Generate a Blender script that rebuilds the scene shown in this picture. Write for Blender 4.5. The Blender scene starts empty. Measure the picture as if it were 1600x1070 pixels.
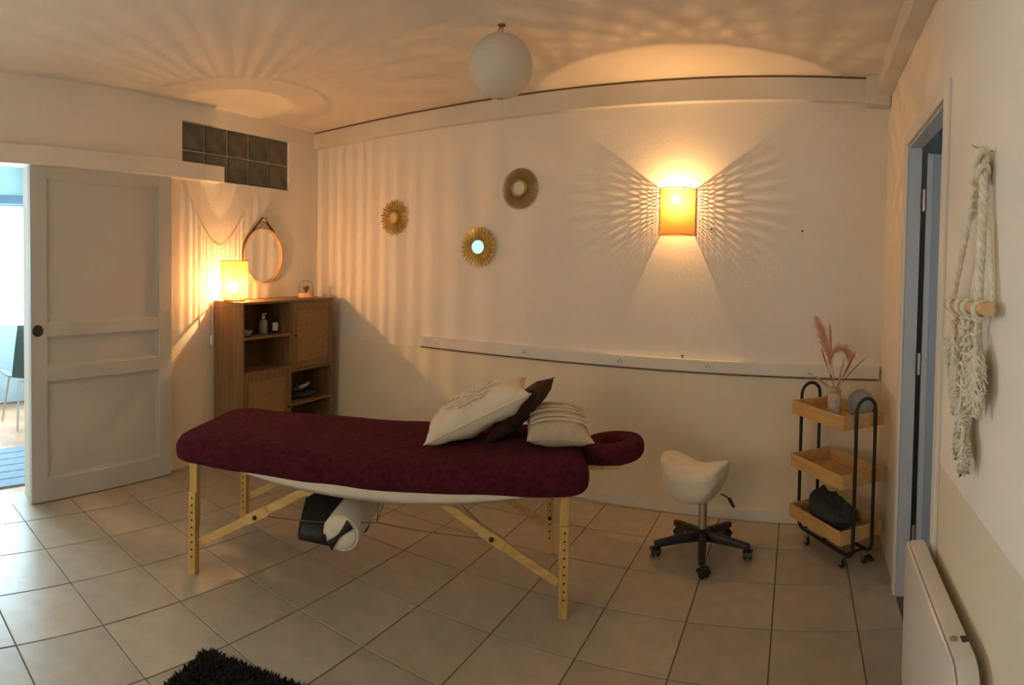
import bpy, bmesh, math, random
from mathutils import Vector, Matrix, noise
random.seed(7)
R = random.Random(11)
S = bpy.context.scene
COL = S.collection
PI = math.pi

# ------------------------------------------------------------------ camera (a cylindrical phone panorama)
EYE = Vector((0.0, 0.0, 1.5))
FPX, CYPX = 950.2575, 443.37
YAW, PITCH, ROLL = -0.52612, -0.02748, 0.0186
cam = bpy.data.cameras.new('camera')
cam.type = 'PANO'
cc = cam
cc.panorama_type = 'CENTRAL_CYLINDRICAL'
cc.central_cylindrical_range_u_min = -800.0 / FPX
cc.central_cylindrical_range_u_max = 800.0 / FPX
cc.central_cylindrical_range_v_min = -(1070.0 - CYPX) / FPX
cc.central_cylindrical_range_v_max = CYPX / FPX
cc.central_cylindrical_radius = 1.0
fw = Vector((math.sin(YAW), math.cos(YAW), 0)); rt = Vector((math.cos(YAW), -math.sin(YAW), 0)); up = Vector((0, 0, 1))
fw, up = math.cos(PITCH) * fw + math.sin(PITCH) * up, math.cos(PITCH) * up - math.sin(PITCH) * fw
rt, up = math.cos(ROLL) * rt + math.sin(ROLL) * up, math.cos(ROLL) * up - math.sin(ROLL) * rt
camo = bpy.data.objects.new('camera', cam)
camo.matrix_world = Matrix(((rt.x, up.x, -fw.x, EYE.x), (rt.y, up.y, -fw.y, EYE.y), (rt.z, up.z, -fw.z, EYE.z), (0, 0, 0, 1)))
cam.clip_start = 0.02
COL.objects.link(camo)
S.camera = camo

# ------------------------------------------------------------------ world, light levels, exposure
W = bpy.data.worlds.new('world'); S.world = W
W.use_nodes = True
W.node_tree.nodes['Background'].inputs[0].default_value = (0.55, 0.78, 1.0, 1)
W.node_tree.nodes['Background'].inputs[1].default_value = 1.0
SCONCE_L = 13000.0      # filament radiance of the wall sconce
LAMP_L = 14500.0        # filament radiance of the table lamp
WINDOW_L = 6.5          # daylight on the frosted window of the next room
REAR_FILL_L = 0.98            # glow of the added window behind the camera, unseen warm fill
SIDE_FILL_L = 0.45            # glow of the added window in the side room, unseen fill
S.view_settings.view_transform = 'Standard'
S.view_settings.look = 'None'
S.view_settings.gamma = 1.0
S.view_settings.use_curve_mapping = False
S.view_settings.exposure = 2.0

# ------------------------------------------------------------------ materials
MATS = {}
def mat(name, col, rough=0.6, metal=0.0, var=0.0, vscale=8.0, bump=0.0, bscale=60.0, spec=0.5, sheen=0.0, stretch=None, rnd=0.0, detail=4.0, coat=0.0):
    if name in MATS: return MATS[name]
    m = bpy.data.materials.new(name); m.use_nodes = True
    nt = m.node_tree; b = nt.nodes['Principled BSDF']
    c = (col[0], col[1], col[2], 1)
    b.inputs['Base Color'].default_value = c
    b.inputs['Roughness'].default_value = rough
    b.inputs['Metallic'].default_value = metal
    b.inputs['Specular IOR Level'].default_value = spec
    if sheen: b.inputs['Sheen Weight'].default_value = sheen; b.inputs['Sheen Roughness'].default_value = 0.5
    if coat: b.inputs['Coat Weight'].default_value = coat
    tc = nt.nodes.new('ShaderNodeTexCoord'); src = tc.outputs['Object']
    if stretch:
        mp = nt.nodes.new('ShaderNodeMapping'); mp.inputs['Scale'].default_value = stretch
        nt.links.new(src, mp.inputs['Vector']); src = mp.outputs['Vector']
    last = None
    if var:
        n = nt.nodes.new('ShaderNodeTexNoise'); n.inputs['Scale'].default_value = vscale; n.inputs['Detail'].default_value = detail
        nt.links.new(src, n.inputs['Vector'])
        mx = nt.nodes.new('ShaderNodeMix'); mx.data_type = 'RGBA'
        mx.inputs['A'].default_value = tuple(max(0, x * (1 - var)) for x in col) + (1,)
        mx.inputs['B'].default_value = tuple(min(1, x * (1 + var)) for x in col) + (1,)
        rp = nt.nodes.new('ShaderNodeMapRange'); rp.inputs['From Min'].default_value = 0.3; rp.inputs['From Max'].default_value = 0.7
        nt.links.new(n.outputs['Fac'], rp.inputs['Value']); nt.links.new(rp.outputs['Result'], mx.inputs['Factor'])
        last = mx.outputs['Result']
    if rnd:
        oi = nt.nodes.new('ShaderNodeObjectInfo'); hs = nt.nodes.new('ShaderNodeHueSaturation')
        mr = nt.nodes.new('ShaderNodeMapRange'); mr.inputs['To Min'].default_value = 1 - rnd; mr.inputs['To Max'].default_value = 1 + rnd
        nt.links.new(oi.outputs['Random'], mr.inputs['Value']); nt.links.new(mr.outputs['Result'], hs.inputs['Value'])
        if last: nt.links.new(last, hs.inputs['Color'])
        else: hs.inputs['Color'].default_value = c
        last = hs.outputs['Color']
    if last: nt.links.new(last, b.inputs['Base Color'])
    if bump:
        n2 = nt.nodes.new('ShaderNodeTexNoise'); n2.inputs['Scale'].default_value = bscale; n2.inputs['Detail'].default_value = 5
        nt.links.new(src, n2.inputs['Vector'])
        bp = nt.nodes.new('ShaderNodeBump'); bp.inputs['Strength'].default_value = bump; bp.inputs['Distance'].default_value = 0.01
        nt.links.new(n2.outputs['Fac'], bp.inputs['Height']); nt.links.new(bp.outputs['Normal'], b.inputs['Normal'])
    MATS[name] = m
    return m

def wallmat(name, upper, lower, zsplit, bump, bscale):
    """painted plaster: white above the dado line, cream below it"""
    m = mat(name, upper, 0.75, bump=bump, bscale=bscale, spec=0.25)
    nt = m.node_tree; b = nt.nodes['Principled BSDF']
    g = nt.nodes.new('ShaderNodeNewGeometry'); sx = nt.nodes.new('ShaderNodeSeparateXYZ')
    nt.links.new(g.outputs['Position'], sx.inputs[0])
    gt = nt.nodes.new('ShaderNodeMath'); gt.operation = 'GREATER_THAN'; gt.inputs[1].default_value = zsplit
    nt.links.new(sx.outputs['Z'], gt.inputs[0])
    n = nt.nodes.new('ShaderNodeTexNoise'); n.inputs['Scale'].default_value = 2.2; n.inputs['Detail'].default_value = 5
    nt.links.new(g.outputs['Position'], n.inputs['Vector'])
    mx = nt.nodes.new('ShaderNodeMix'); mx.data_type = 'RGBA'
    mx.inputs['A'].default_value = (*lower, 1); mx.inputs['B'].default_value = (*upper, 1)
    nt.links.new(gt.outputs[0], mx.inputs['Factor'])
    hs = nt.nodes.new('ShaderNodeHueSaturation')
    mr = nt.nodes.new('ShaderNodeMapRange'); mr.inputs['To Min'].default_value = 0.94; mr.inputs['To Max'].default_value = 1.05
    nt.links.new(n.outputs['Fac'], mr.inputs['Value']); nt.links.new(mr.outputs['Result'], hs.inputs['Value'])
    nt.links.new(mx.outputs['Result'], hs.inputs['Color']); nt.links.new(hs.outputs['Color'], b.inputs['Base Color'])
    return m

def emit(name, col, strength):
    m = bpy.data.materials.new(name); m.use_nodes = True; nt = m.node_tree
    nt.nodes.remove(nt.nodes['Principled BSDF'])
    e = nt.nodes.new('ShaderNodeEmission'); e.inputs[0].default_value = (*col, 1); e.inputs[1].default_value = strength
    nt.links.new(e.outputs[0], nt.nodes['Material Output'].inputs[0]); MATS[name] = m
    return m

def translucent(name, col, f=0.5, clear=0.0):
    """thin paper, bamboo or cord that lets light glow through"""
    m = bpy.data.materials.new(name); m.use_nodes = True; nt = m.node_tree
    nt.nodes.remove(nt.nodes['Principled BSDF'])
    d = nt.nodes.new('ShaderNodeBsdfDiffuse'); t = nt.nodes.new('ShaderNodeBsdfTranslucent'); x = nt.nodes.new('ShaderNodeMixShader')
    d.inputs[0].default_value = (*col, 1); t.inputs[0].default_value = (*col, 1); x.inputs[0].default_value = f
    nt.links.new(d.outputs[0], x.inputs[1]); nt.links.new(t.outputs[0], x.inputs[2])
    out = x.outputs[0]
    if clear:
        tr = nt.nodes.new('ShaderNodeBsdfTransparent'); y = nt.nodes.new('ShaderNodeMixShader'); y.inputs[0].default_value = clear
        nt.links.new(out, y.inputs[1]); nt.links.new(tr.outputs[0], y.inputs[2]); out = y.outputs[0]
    nt.links.new(out, nt.nodes['Material Output'].inputs[0]); MATS[name] = m
    return m

def clearglass(name, tint=(1, 1, 1), gloss=0.12, glow=0.0, glowcol=(1, .6, .25)):
    """thin clear glass; a lamp's bulb glass also glows"""
    m = bpy.data.materials.new(name); m.use_nodes = True; nt = m.node_tree
    nt.nodes.remove(nt.nodes['Principled BSDF'])
    t = nt.nodes.new('ShaderNodeBsdfTransparent'); t.inputs[0].default_value = (*tint, 1)
    g = nt.nodes.new('ShaderNodeBsdfGlossy'); g.inputs['Roughness'].default_value = 0.05
    lw = nt.nodes.new('ShaderNodeLayerWeight'); lw.inputs[0].default_value = gloss
    x = nt.nodes.new('ShaderNodeMixShader')
    nt.links.new(lw.outputs['Fresnel'], x.inputs[0]); nt.links.new(t.outputs[0], x.inputs[1]); nt.links.new(g.outputs[0], x.inputs[2])
    out = x.outputs[0]
    if glow:
        e = nt.nodes.new('ShaderNodeEmission'); e.inputs[0].default_value = (*glowcol, 1); e.inputs[1].default_value = glow
        a = nt.nodes.new('ShaderNodeAddShader'); nt.links.new(out, a.inputs[0]); nt.links.new(e.outputs[0], a.inputs[1]); out = a.outputs[0]
        (setattr(m.cycles, "emission_sampling", "NONE") if hasattr(m, "cycles") else None)
    nt.links.new(out, nt.nodes['Material Output'].inputs[0]); MATS[name] = m
    return m

WHITE = (0.84, 0.80, 0.74); CREAM = (0.86, 0.77, 0.60)
M_wall = wallmat('plaster_back', WHITE, CREAM, 0.88, 0.12, 45)
M_wallL = wallmat('plaster_left', WHITE, CREAM, 0.885, 0.12, 45)
M_wallR = wallmat('plaster_right', (0.89, 0.83, 0.73), (0.76, 0.68, 0.52), 0.885, 0.35, 120)  # upper white lightened and warmed in place of warm light on this wall
M_ceil = mat('ceiling_plaster', (0.82, 0.77, 0.70), 0.85, var=0.04, vscale=3, bump=0.15, bscale=60, spec=0.2)
M_trim = mat('trim_paint', (0.78, 0.75, 0.70), 0.5, var=0.03, vscale=5, bump=0.04, bscale=30)
M_beam = mat('beam_paint', (0.72, 0.68, 0.61), 0.6, var=0.05, vscale=3, bump=0.1, bscale=25)
M_cream = mat('cream_paint', CREAM, 0.7, var=0.04, vscale=3, bump=0.08, bscale=40, spec=0.3)
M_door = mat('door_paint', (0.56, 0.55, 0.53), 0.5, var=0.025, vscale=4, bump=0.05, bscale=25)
M_bluedoor = mat('blue_grey_paint', (0.36, 0.42, 0.47), 0.5, var=0.03, vscale=4)
M_jamb = mat('jamb_paint', (0.55, 0.56, 0.58), 0.5, var=0.03, vscale=4)
M_tile = mat('floor_tile', (0.42, 0.362, 0.278), 0.32, var=0.10, vscale=9, bump=0.05, bscale=30, rnd=0.06, spec=0.45)
M_grout = mat('grout', (0.15, 0.115, 0.08), 0.9, var=0.3, vscale=14)
M_dark = mat('black_plastic', (0.012, 0.012, 0.013), 0.45)
M_blackmetal = mat('black_metal', (0.012, 0.011, 0.011), 0.4, spec=0.5)
M_chrome = mat('brushed_steel', (0.55, 0.53, 0.50), 0.3, 1.0, var=0.08, vscale=20)
M_bed = mat('plum_towelling', (0.098, 0.0150, 0.026), 1.0, var=0.32, vscale=45, bump=0.9, bscale=260, spec=0.02, sheen=0.03, detail=8)
M_sheet = mat('cream_sheet', (0.78, 0.74, 0.64), 0.9, var=0.05, vscale=15, bump=0.15, bscale=200, spec=0.1)
M_beech = mat('beech_wood', (0.62, 0.40, 0.13), 0.45, var=0.18, vscale=6, stretch=(6, 6, 0.8), bump=0.05)
M_beechx = mat('beech_wood_bar', (0.62, 0.42, 0.16), 0.45, var=0.18, vscale=6, stretch=(0.8, 6, 6), bump=0.05)
M_oak = mat('oak_veneer', (0.22, 0.125, 0.052), 0.5, var=0.22, vscale=5, stretch=(9, 9, 0.7), bump=0.06, bscale=25)
M_oakshade = mat('oak_inner_shaded', (0.14, 0.075, 0.032), 0.6, var=0.2, vscale=5, stretch=(9, 0.7, 9))  # oak darkened for the shade inside the cabinet
M_cane = mat('cane', (0.46, 0.28, 0.12), 0.6, var=0.15, vscale=40)
M_tray = mat('tray_wood', (0.62, 0.38, 0.15), 0.45, var=0.15, vscale=5, stretch=(8, 0.8, 8), bump=0.04)
M_gold = mat('gold_paint', (0.50, 0.31, 0.055), 0.35, 0.35, var=0.2, vscale=12)
M_gold2 = mat('pale_gold_paint', (0.66, 0.48, 0.14), 0.35, 0.35, var=0.2, vscale=12)
M_gold3 = mat('olive_gold_paint', (0.42, 0.30, 0.09), 0.4, 0.3, var=0.15, vscale=12)
M_mirror = mat('mirror_glass', (0.88, 0.88, 0.87), 0.015, 1.0)
M_leather = mat('brown_leather', (0.14, 0.055, 0.02), 0.5, var=0.2, vscale=20)
M_blond = mat('blond_wood', (0.66, 0.44, 0.22), 0.5, var=0.12, vscale=10)
M_rope = mat('cotton_rope', (0.80, 0.73, 0.59), 0.95, var=0.12, vscale=40, bump=0.3, bscale=200, spec=0.1)
M_fluff = mat('white_fluff', (0.83, 0.77, 0.64), 0.95, var=0.05, vscale=30, bump=0.5, bscale=220, spec=0.1, sheen=0.3)
M_cushA = mat('ivory_cotton', (0.74, 0.66, 0.54), 0.9, var=0.05, vscale=10, bump=0.2, bscale=90, spec=0.1)
M_cushB = mat('brown_velvet', (0.050, 0.023, 0.010), 0.85, var=0.3, vscale=8, bump=0.2, bscale=150, spec=0.1, sheen=0.05)
M_cushC = mat('natural_linen', (0.60, 0.51, 0.38), 0.9, var=0.08, vscale=60, bump=0.3, bscale=250, spec=0.1)
M_rug = mat('charcoal_pile', (0.022, 0.020, 0.022), 0.95, var=0.5, vscale=40, spec=0.1)
M_rad = mat('radiator_enamel', (0.68, 0.65, 0.59), 0.35, var=0.01)
M_plug = mat('white_plastic', (0.78, 0.76, 0.72), 0.4)
M_grey = mat('grey_plastic', (0.30, 0.28, 0.26), 0.5)
M_ceram = mat('stone_ceramic', (0.50, 0.45, 0.38), 0.8, var=0.15, vscale=30, bump=0.6, bscale=90)
M_brown = mat('dried_brown', (0.27, 0.13, 0.055), 0.8, var=0.2, vscale=30)
M_straw = mat('dried_straw', (0.52, 0.36, 0.18), 0.8, var=0.2, vscale=30)
M_pink = translucent('dried_pink', (0.84, 0.52, 0.40), 0.45, 0.40)
M_greydisc = mat('grey_resin', (0.25, 0.27, 0.27), 0.45, var=0.1, vscale=10)
M_cloth = mat('dark_grey_cloth', (0.045, 0.047, 0.045), 0.9, var=0.2, vscale=15, bump=0.3, bscale=120)
M_paper = mat('white_paper', (0.8, 0.78, 0.75), 0.8, var=0.03)
M_lantern = translucent('rice_paper', (0.80, 0.77, 0.72), 0.25)
M_bamboo = translucent('woven_bamboo', (0.52, 0.24, 0.045), 0.14)
M_bamboorim = mat('bamboo_rim', (0.42, 0.22, 0.07), 0.6)
M_sconcetint = mat('sconce_orange_tint', (0.66, 0.40, 0.14), 0.7, var=0.1, vscale=20)  # orange tone chosen to tint and dim the glow inside the sconce
M_shade = translucent('amber_cord_shade', (0.78, 0.40, 0.11), 0.40, 0.22)
M_shadetop = translucent('frosted_shade_top', (0.85, 0.6, 0.3), 0.5, 0.42)
M_bulb = clearglass('bulb_glass', gloss=0.1, glow=2.2, glowcol=(1, .62, .25))
M_bulb2 = clearglass('bulb_glass_small', gloss=0.1, glow=2.0, glowcol=(1, .66, .3))
M_fil1 = emit('sconce_filament', (1.0, 0.56, 0.20), SCONCE_L)
M_fil2 = emit('lamp_filament', (1.0, 0.58, 0.22), LAMP_L)
M_clear = clearglass('dome_glass', gloss=0.05)
M_block = mat('block_glass', (0.085, 0.080, 0.060), 0.12, var=0.35, vscale=9, bump=0.6, bscale=14, spec=0.6, coat=0.3)
M_mortar = mat('block_mortar', (0.45, 0.43, 0.38), 0.8)
M_terra = mat('terracotta_floor', (0.52, 0.27, 0.16), 0.5, var=0.3, vscale=3, bump=0.05)
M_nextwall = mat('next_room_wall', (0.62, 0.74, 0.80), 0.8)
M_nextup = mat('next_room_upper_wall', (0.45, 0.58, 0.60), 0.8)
M_mat = mat('blue_grey_mat', (0.20, 0.25, 0.32), 0.8, var=0.1, vscale=20)
M_window = emit('daylight_pane', (0.58, 0.86, 1.0), WINDOW_L)
M_green = mat('dark_green_shell', (0.055, 0.075, 0.070), 0.5)
M_blind = mat('blind_cassette', (0.12, 0.17, 0.22), 0.6)
M_silver = mat('foil', (0.6, 0.58, 0.52), 0.3, 0.6, bump=0.8, bscale=30)
M_bottle = mat('frosted_bottle', (0.35, 0.32, 0.28), 0.3)
M_amber = mat('dark_bottle_glass', (0.02, 0.012, 0.008), 0.15)
M_hole = mat('drilled_hole', (0.03, 0.012, 0.006), 0.8)
M_cable = mat('brown_cable', (0.16, 0.08, 0.04), 0.5)
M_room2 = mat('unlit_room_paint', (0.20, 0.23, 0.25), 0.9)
M_cactus = mat('dried_plant_brown', (0.16, 0.07, 0.03), 0.8)
M_pile = None

# ------------------------------------------------------------------ mesh helpers
class MB:
    def __init__(self): self.v = []; self.f = []
    def add(self, v, f):
        o = len(self.v); self.v += [tuple(p) for p in v]; self.f += [tuple(i + o for i in q) for q in f]; return self
    def box(self, x0, x1, y0, y1, z0, z1):
        return self.add([(x0, y0, z0), (x1, y0, z0), (x1, y1, z0), (x0, y1, z0), (x0, y0, z1), (x1, y0, z1), (x1, y1, z1), (x0, y1, z1)],
                        [(3, 2, 1, 0), (4, 5, 6, 7), (0, 1, 5, 4), (1, 2, 6, 5), (2, 3, 7, 6), (3, 0, 4, 7)])
    def tube(self, pts, r, n=8, caps=True, closed=False, flat=1.0):
        pts = [Vector(p) for p in pts]; k = len(pts)
        rs = r if isinstance(r, (list, tuple)) else [r] * k
        vs = []; prev = None
        for i, p in enumerate(pts):
            if closed: d = pts[(i + 1) % k] - pts[i - 1]
            else: d = pts[min(i + 1, k - 1)] - pts[max(i - 1, 0)]
            d.normalize()
            if prev is None:
                a = Vector((0, 0, 1)) if abs(d.z) < 0.9 else Vector((1, 0, 0))
                s = d.cross(a).normalized()
            else:
                s = (prev - d * prev.dot(d))
                s = s.normalized() if s.length > 1e-6 else d.orthogonal().normalized()
            prev = s; q = d.cross(s)
            for j in range(n):
                t = 2 * PI * j / n
                vs.append(p + rs[i] * (math.cos(t) * s + math.sin(t) * q * flat))
        fs = []
        for i in range(k if closed else k - 1):
            a = i * n; b = ((i + 1) % k) * n
            for j in range(n):
                fs.append((a + j, a + (j + 1) % n, b + (j + 1) % n, b + j))
        if caps and not closed:
            fs.append(tuple(range(n - 1, -1, -1))); fs.append(tuple(range((k - 1) * n, k * n)))
        return self.add(vs, fs)
    def lathe(self, prof, n=32, c=(0, 0, 0), sx=1.0, sy=1.0, capb=True, capt=True):
        vs = []; fs = []; k = len(prof)
        for (r, z) in prof:
            for j in range(n):
                t = 2 * PI * j / n
                vs.append((c[0] + r * math.cos(t) * sx, c[1] + r * math.sin(t) * sy, c[2] + z))
        for i in range(k - 1):
            for j in range(n):
                fs.append((i * n + j, i * n + (j + 1) % n, (i + 1) * n + (j + 1) % n, (i + 1) * n + j))
        if capb: fs.append(tuple(range(n - 1, -1, -1)))
        if capt: fs.append(tuple(range((k - 1) * n, k * n)))
        return self.add(vs, fs)
    def grid(self, fn, nu, nv, closeu=False):
        vs = [fn(i / (nu if closeu else nu - 1), j / (nv - 1)) for i in range(nu) for j in range(nv)]
        fs = []
        for i in range(nu if closeu else nu - 1):
            for j in range(nv - 1):
                a = i * nv + j; b = ((i + 1) % nu) * nv + j
                fs.append((a, b, b + 1, a + 1))
        return self.add(vs, fs)
    def prism(self, poly, z0, z1):
        n = len(poly)
        return self.add([(x, y, z0) for x, y in poly] + [(x, y, z1) for x, y in poly],
                        [tuple(range(n - 1, -1, -1)), tuple(range(n, 2 * n))] + [(i, (i + 1) % n, n + (i + 1) % n, n + i) for i in range(n)])
    def xf(self, M):
        self.v = [tuple(M @ Vector(p)) for p in self.v]; return self
    def mesh(self, name, bevel=0.0, smooth=40, seg=2):
        me = bpy.data.meshes.new(name); me.from_pydata(self.v, [], self.f)
        bm = bmesh.new(); bm.from_mesh(me)
        if bevel:
            ed = [e for e in bm.edges if len(e.link_faces) == 2 and e.calc_face_angle(0) > 0.6]
            bmesh.ops.bevel(bm, geom=ed, offset=bevel, segments=seg, profile=0.5, affect='EDGES', clamp_overlap=True)
        bmesh.ops.recalc_face_normals(bm, faces=bm.faces)
        bm.to_mesh(me); bm.free()
        if smooth:
            for p in me.polygons: p.use_smooth = True
            me.set_sharp_from_angle(angle=math.radians(smooth))
        return me
    def build(self, name, m, parent=None, bevel=0.0, smooth=40, loc=None, rotz=0.0, seg=2, rot=None):
        o = bpy.data.objects.new(name, self.mesh(name, bevel, smooth, seg)); o.data.materials.append(m)
        COL.objects.link(o)
        if loc is not None: o.location = loc
        if rot is not None: o.rotation_euler = rot
        elif rotz: o.rotation_euler = (0, 0, rotz)
        if parent is not None: o.parent = parent
        return o

def thing(name, label, cat, loc=(0, 0, 0), rotz=0.0, group=None, rot=None):
    o = bpy.data.objects.new(name, None); o.empty_display_size = 0.1; COL.objects.link(o)
    o.location = loc; o.rotation_euler = rot if rot is not None else (0, 0, rotz)
    return tag(o, label, cat, group)
def tag(o, label, cat, group=None):
    o['label'] = label; o['category'] = cat
    if group: o['group'] = group
    return o
def struct(o, label=None, cat=None):
    o['kind'] = 'structure'
    if label: o['label'] = label
    if cat: o['category'] = cat
    return o
def lerp(a, b, t): return a + (b - a) * t
def arc(cx, cz, r, a0, a1, n): return [(cx + r * math.cos(lerp(a0, a1, i / n)), cz + r * math.sin(lerp(a0, a1, i / n))) for i in range(n + 1)]

# ------------------------------------------------------------------ the room: frames of its three seen walls
D = 3.6455                       # back wall plane y = D
AL, LP = 0.15961, 3.49408        # left wall: local x = into the room, local y = along the wall to the back
AR, RP = 0.03862, 0.45117        # right wall: local x = out of the room, local y = along the wall to the back
ZC = 2.67
FRONT = -1.35
nL = Vector((math.cos(AL), math.sin(AL), 0)); tL = Vector((-math.sin(AL), math.cos(AL), 0))
nR = Vector((math.cos(AR), math.sin(AR), 0)); tR = Vector((-math.sin(AR), math.cos(AR), 0))
OL = -LP * nL                    # origin of the left wall frame
OR = RP * nR                     # origin of the right wall frame
def PL(off, s, z=0.0): return OL + nL * off + tL * s + Vector((0, 0, z))
def PR(off, s, z=0.0): return OR - nR * off + tR * s + Vector((0, 0, z))
def xl(y): return (-LP - y * math.sin(AL)) / math.cos(AL)
def xr(y): return (RP - y * math.sin(AR)) / math.cos(AR)

DOP0, DOP1, DOPZ = 0.42, 1.54, 2.12        # doorway in the left wall
GB0, GB1, GBZ0, GBZ1 = 2.72, 3.868, 2.125, 2.535   # glass blocks
w = MB()
for a in ((-0.95, DOP0, 0, ZC), (DOP0, DOP1, DOPZ, ZC), (DOP1, GB0, 0, ZC), (GB0, GB1, 0, GBZ0), (GB0, GB1, GBZ1, ZC), (GB1, 4.35, 0, ZC)):
    w.box(-0.14, 0, a[0], a[1], a[2], a[3])
struct(w.build('wall_left', M_wallL, loc=OL, rotz=AL, smooth=0), 'white painted left wall with cream lower band')
w = MB().box(-4.4, 0.62, D, D + 0.12, 0, ZC)
struct(w.build('wall_back', M_wall, smooth=0), 'white plastered back wall behind the massage table')
RD0, RD1, RDZ = 2.03, 2.815, 2.115
w = MB()
for a in ((-1.45, RD0, 0, ZC), (RD0, RD1, RDZ, ZC), (RD1, D + 0.1, 0, ZC)):
    w.box(0, 0.055, a[0], a[1], a[2], a[3])
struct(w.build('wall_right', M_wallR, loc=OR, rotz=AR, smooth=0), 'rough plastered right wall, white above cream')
FW0, FW1, FWZ0, FWZ1 = -2.9, -1.0, 0.95, 2.2
w = MB().box(-3.75, FW0, FRONT - 0.12, FRONT, 0, ZC).box(FW1, 0.75, FRONT - 0.12, FRONT, 0, ZC).box(FW0, FW1, FRONT - 0.12, FRONT, 0, FWZ0).box(FW0, FW1, FRONT - 0.12, FRONT, FWZ1, ZC)
struct(w.build('wall_front', M_wall, smooth=0), 'plain wall behind the camera')
w = MB().box(-7.2, 2.2, FRONT - 0.4, 4.6, ZC, ZC + 0.1)
struct(w.build('ceiling', M_ceil, smooth=0), 'pale plastered ceiling')

# floor: grout bed and single tiles clipped to the room
room = [(xl(FRONT), FRONT), (xr(FRONT), FRONT), (xr(D), D), (xl(D), D)]
fb = MB().prism([(xl(FRONT) - 0.2, FRONT - 0.05), (xr(FRONT) + 0.09, FRONT - 0.05), (xr(D) + 0.09, D + 0.05), (xl(D) - 0.1, D + 0.05)], -0.06, -0.0035)
floor = struct(fb.build('floor', M_grout, smooth=0), 'beige tiled floor with dark joints')
TA = 0.05763; SX, SY, OX, OY = 0.36493, 0.37639, 0.3004, 1.03029
def clip(poly, a, b):
    out = []
    for i in range(len(poly)):
        p, q = poly[i], poly[(i + 1) % len(poly)]
        def side(t): return (b[0] - a[0]) * (t[1] - a[1]) - (b[1] - a[1]) * (t[0] - a[0])
        sp, sq = side(p), side(q)
        if sp >= 0: out.append(p)
        if (sp >= 0) != (sq >= 0):
            t = sp / (sp - sq); out.append((p[0] + (q[0] - p[0]) * t, p[1] + (q[1] - p[1]) * t))
    return out
ca, sa = math.cos(TA), math.sin(TA)
g = 0.0028
tile_me = MB().box(-SX / 2 + g, SX / 2 - g, -SY / 2 + g, SY / 2 - g, -0.02, 0).mesh('tile', bevel=0.0016, smooth=0, seg=1)
tile_me.materials.append(M_tile)
room_t = [(xl(FRONT) - 0.14, FRONT), (xr(FRONT), FRONT), (xr(D), D), (xl(D) - 0.0, D)]
room_t = [(PL(0, -0.7).x, FRONT), (xr(FRONT), FRONT), (xr(D), D), (xl(D), D)]
for i in range(-13, 3):
    for j in range(-7, 9):
        cx, cy = OX + (i + 0.5) * SX, OY + (j + 0.5) * SY
        def tow(p): return (p[0] * ca - p[1] * sa, p[0] * sa + p[1] * ca)
        quad = [tow((cx + a * (SX / 2 - g), cy + b * (SY / 2 - g))) for a, b in ((-1, -1), (1, -1), (1, 1), (-1, 1))]
        pol = quad
        for k in range(4): 
            pol = clip(pol, room_t[k], room_t[(k + 1) % 4])
            if len(pol) < 3: break
        if len(pol) < 3: continue
        full = len(pol) == 4 and all(abs(pol[k][0] - quad[k][0]) + abs(pol[k][1] - quad[k][1]) < 1e-6 for k in range(4))
        c = tow((cx, cy))
        if full:
            o = bpy.data.objects.new('tile', tile_me); COL.objects.link(o)
        else:
            lp = [((p[0] - c[0]) * ca + (p[1] - c[1]) * sa, -(p[0] - c[0]) * sa + (p[1] - c[1]) * ca) for p in pol]
            ar = abs(sum(lp[k][0] * lp[(k + 1) % len(lp)][1] - lp[(k + 1) % len(lp)][0] * lp[k][1] for k in range(len(lp)))) / 2
            if ar < 0.0006: continue
            o = MB().prism(lp, -0.02, 0).build('tile', M_tile, smooth=0)
        o.location = (c[0], c[1], R.uniform(-0.0006, 0.0004)); o.rotation_euler = (0, 0, TA); o.parent = floor
th = MB().box(-0.16, 0.0, DOP0, DOP1, -0.05, -0.001)
struct(th.build('trim_1', M_tile, loc=OL, rotz=AL, smooth=0), 'tiled threshold of the left doorway')

# trims on the back wall
bw = MB().box(xl(D) + 0.0, xr(D), D - 0.012, D, 0.0, 0.872)
struct(bw.build('trim_2', M_cream, smooth=0), 'cream painted lower panel of the back wall')
b = MB().box(xl(D), xr(D), D - 0.026, D - 0.012, 0.0, 0.062)
struct(b.build('baseboard_back', M_trim, bevel=0.003, smooth=0), 'white baseboard along the back wall')
BZ = 2.525
b = MB().box(xl(D) - 0.0, 0.175, D - 0.055, D, BZ, ZC - 0.012)
struct(b.build('trim_3', M_beam, bevel=0.004, smooth=0), 'boxed cream beam along the top of the back wall')
b = MB().box(xl(D), 0.18, D - 0.048, D, ZC - 0.013, ZC)
struct(b.build('trim_4', M_cable, smooth=0), 'dark gap between beam and ceiling')
b = MB().box(0.165, xr(D), D - 0.11, D, BZ - 0.025, ZC)
struct(b.build('trim_5', M_beam, bevel=0.004, smooth=0), 'square boxed beam end in the right corner')
b = MB().box(-0.085, 0.0, -1.4, D - 0.09, 2.555, ZC)
struct(b.build('trim_6', M_beam, bevel=0.004, loc=OR, rotz=AR, smooth=0), 'boxed cream beam along the top of the right wall')

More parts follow.
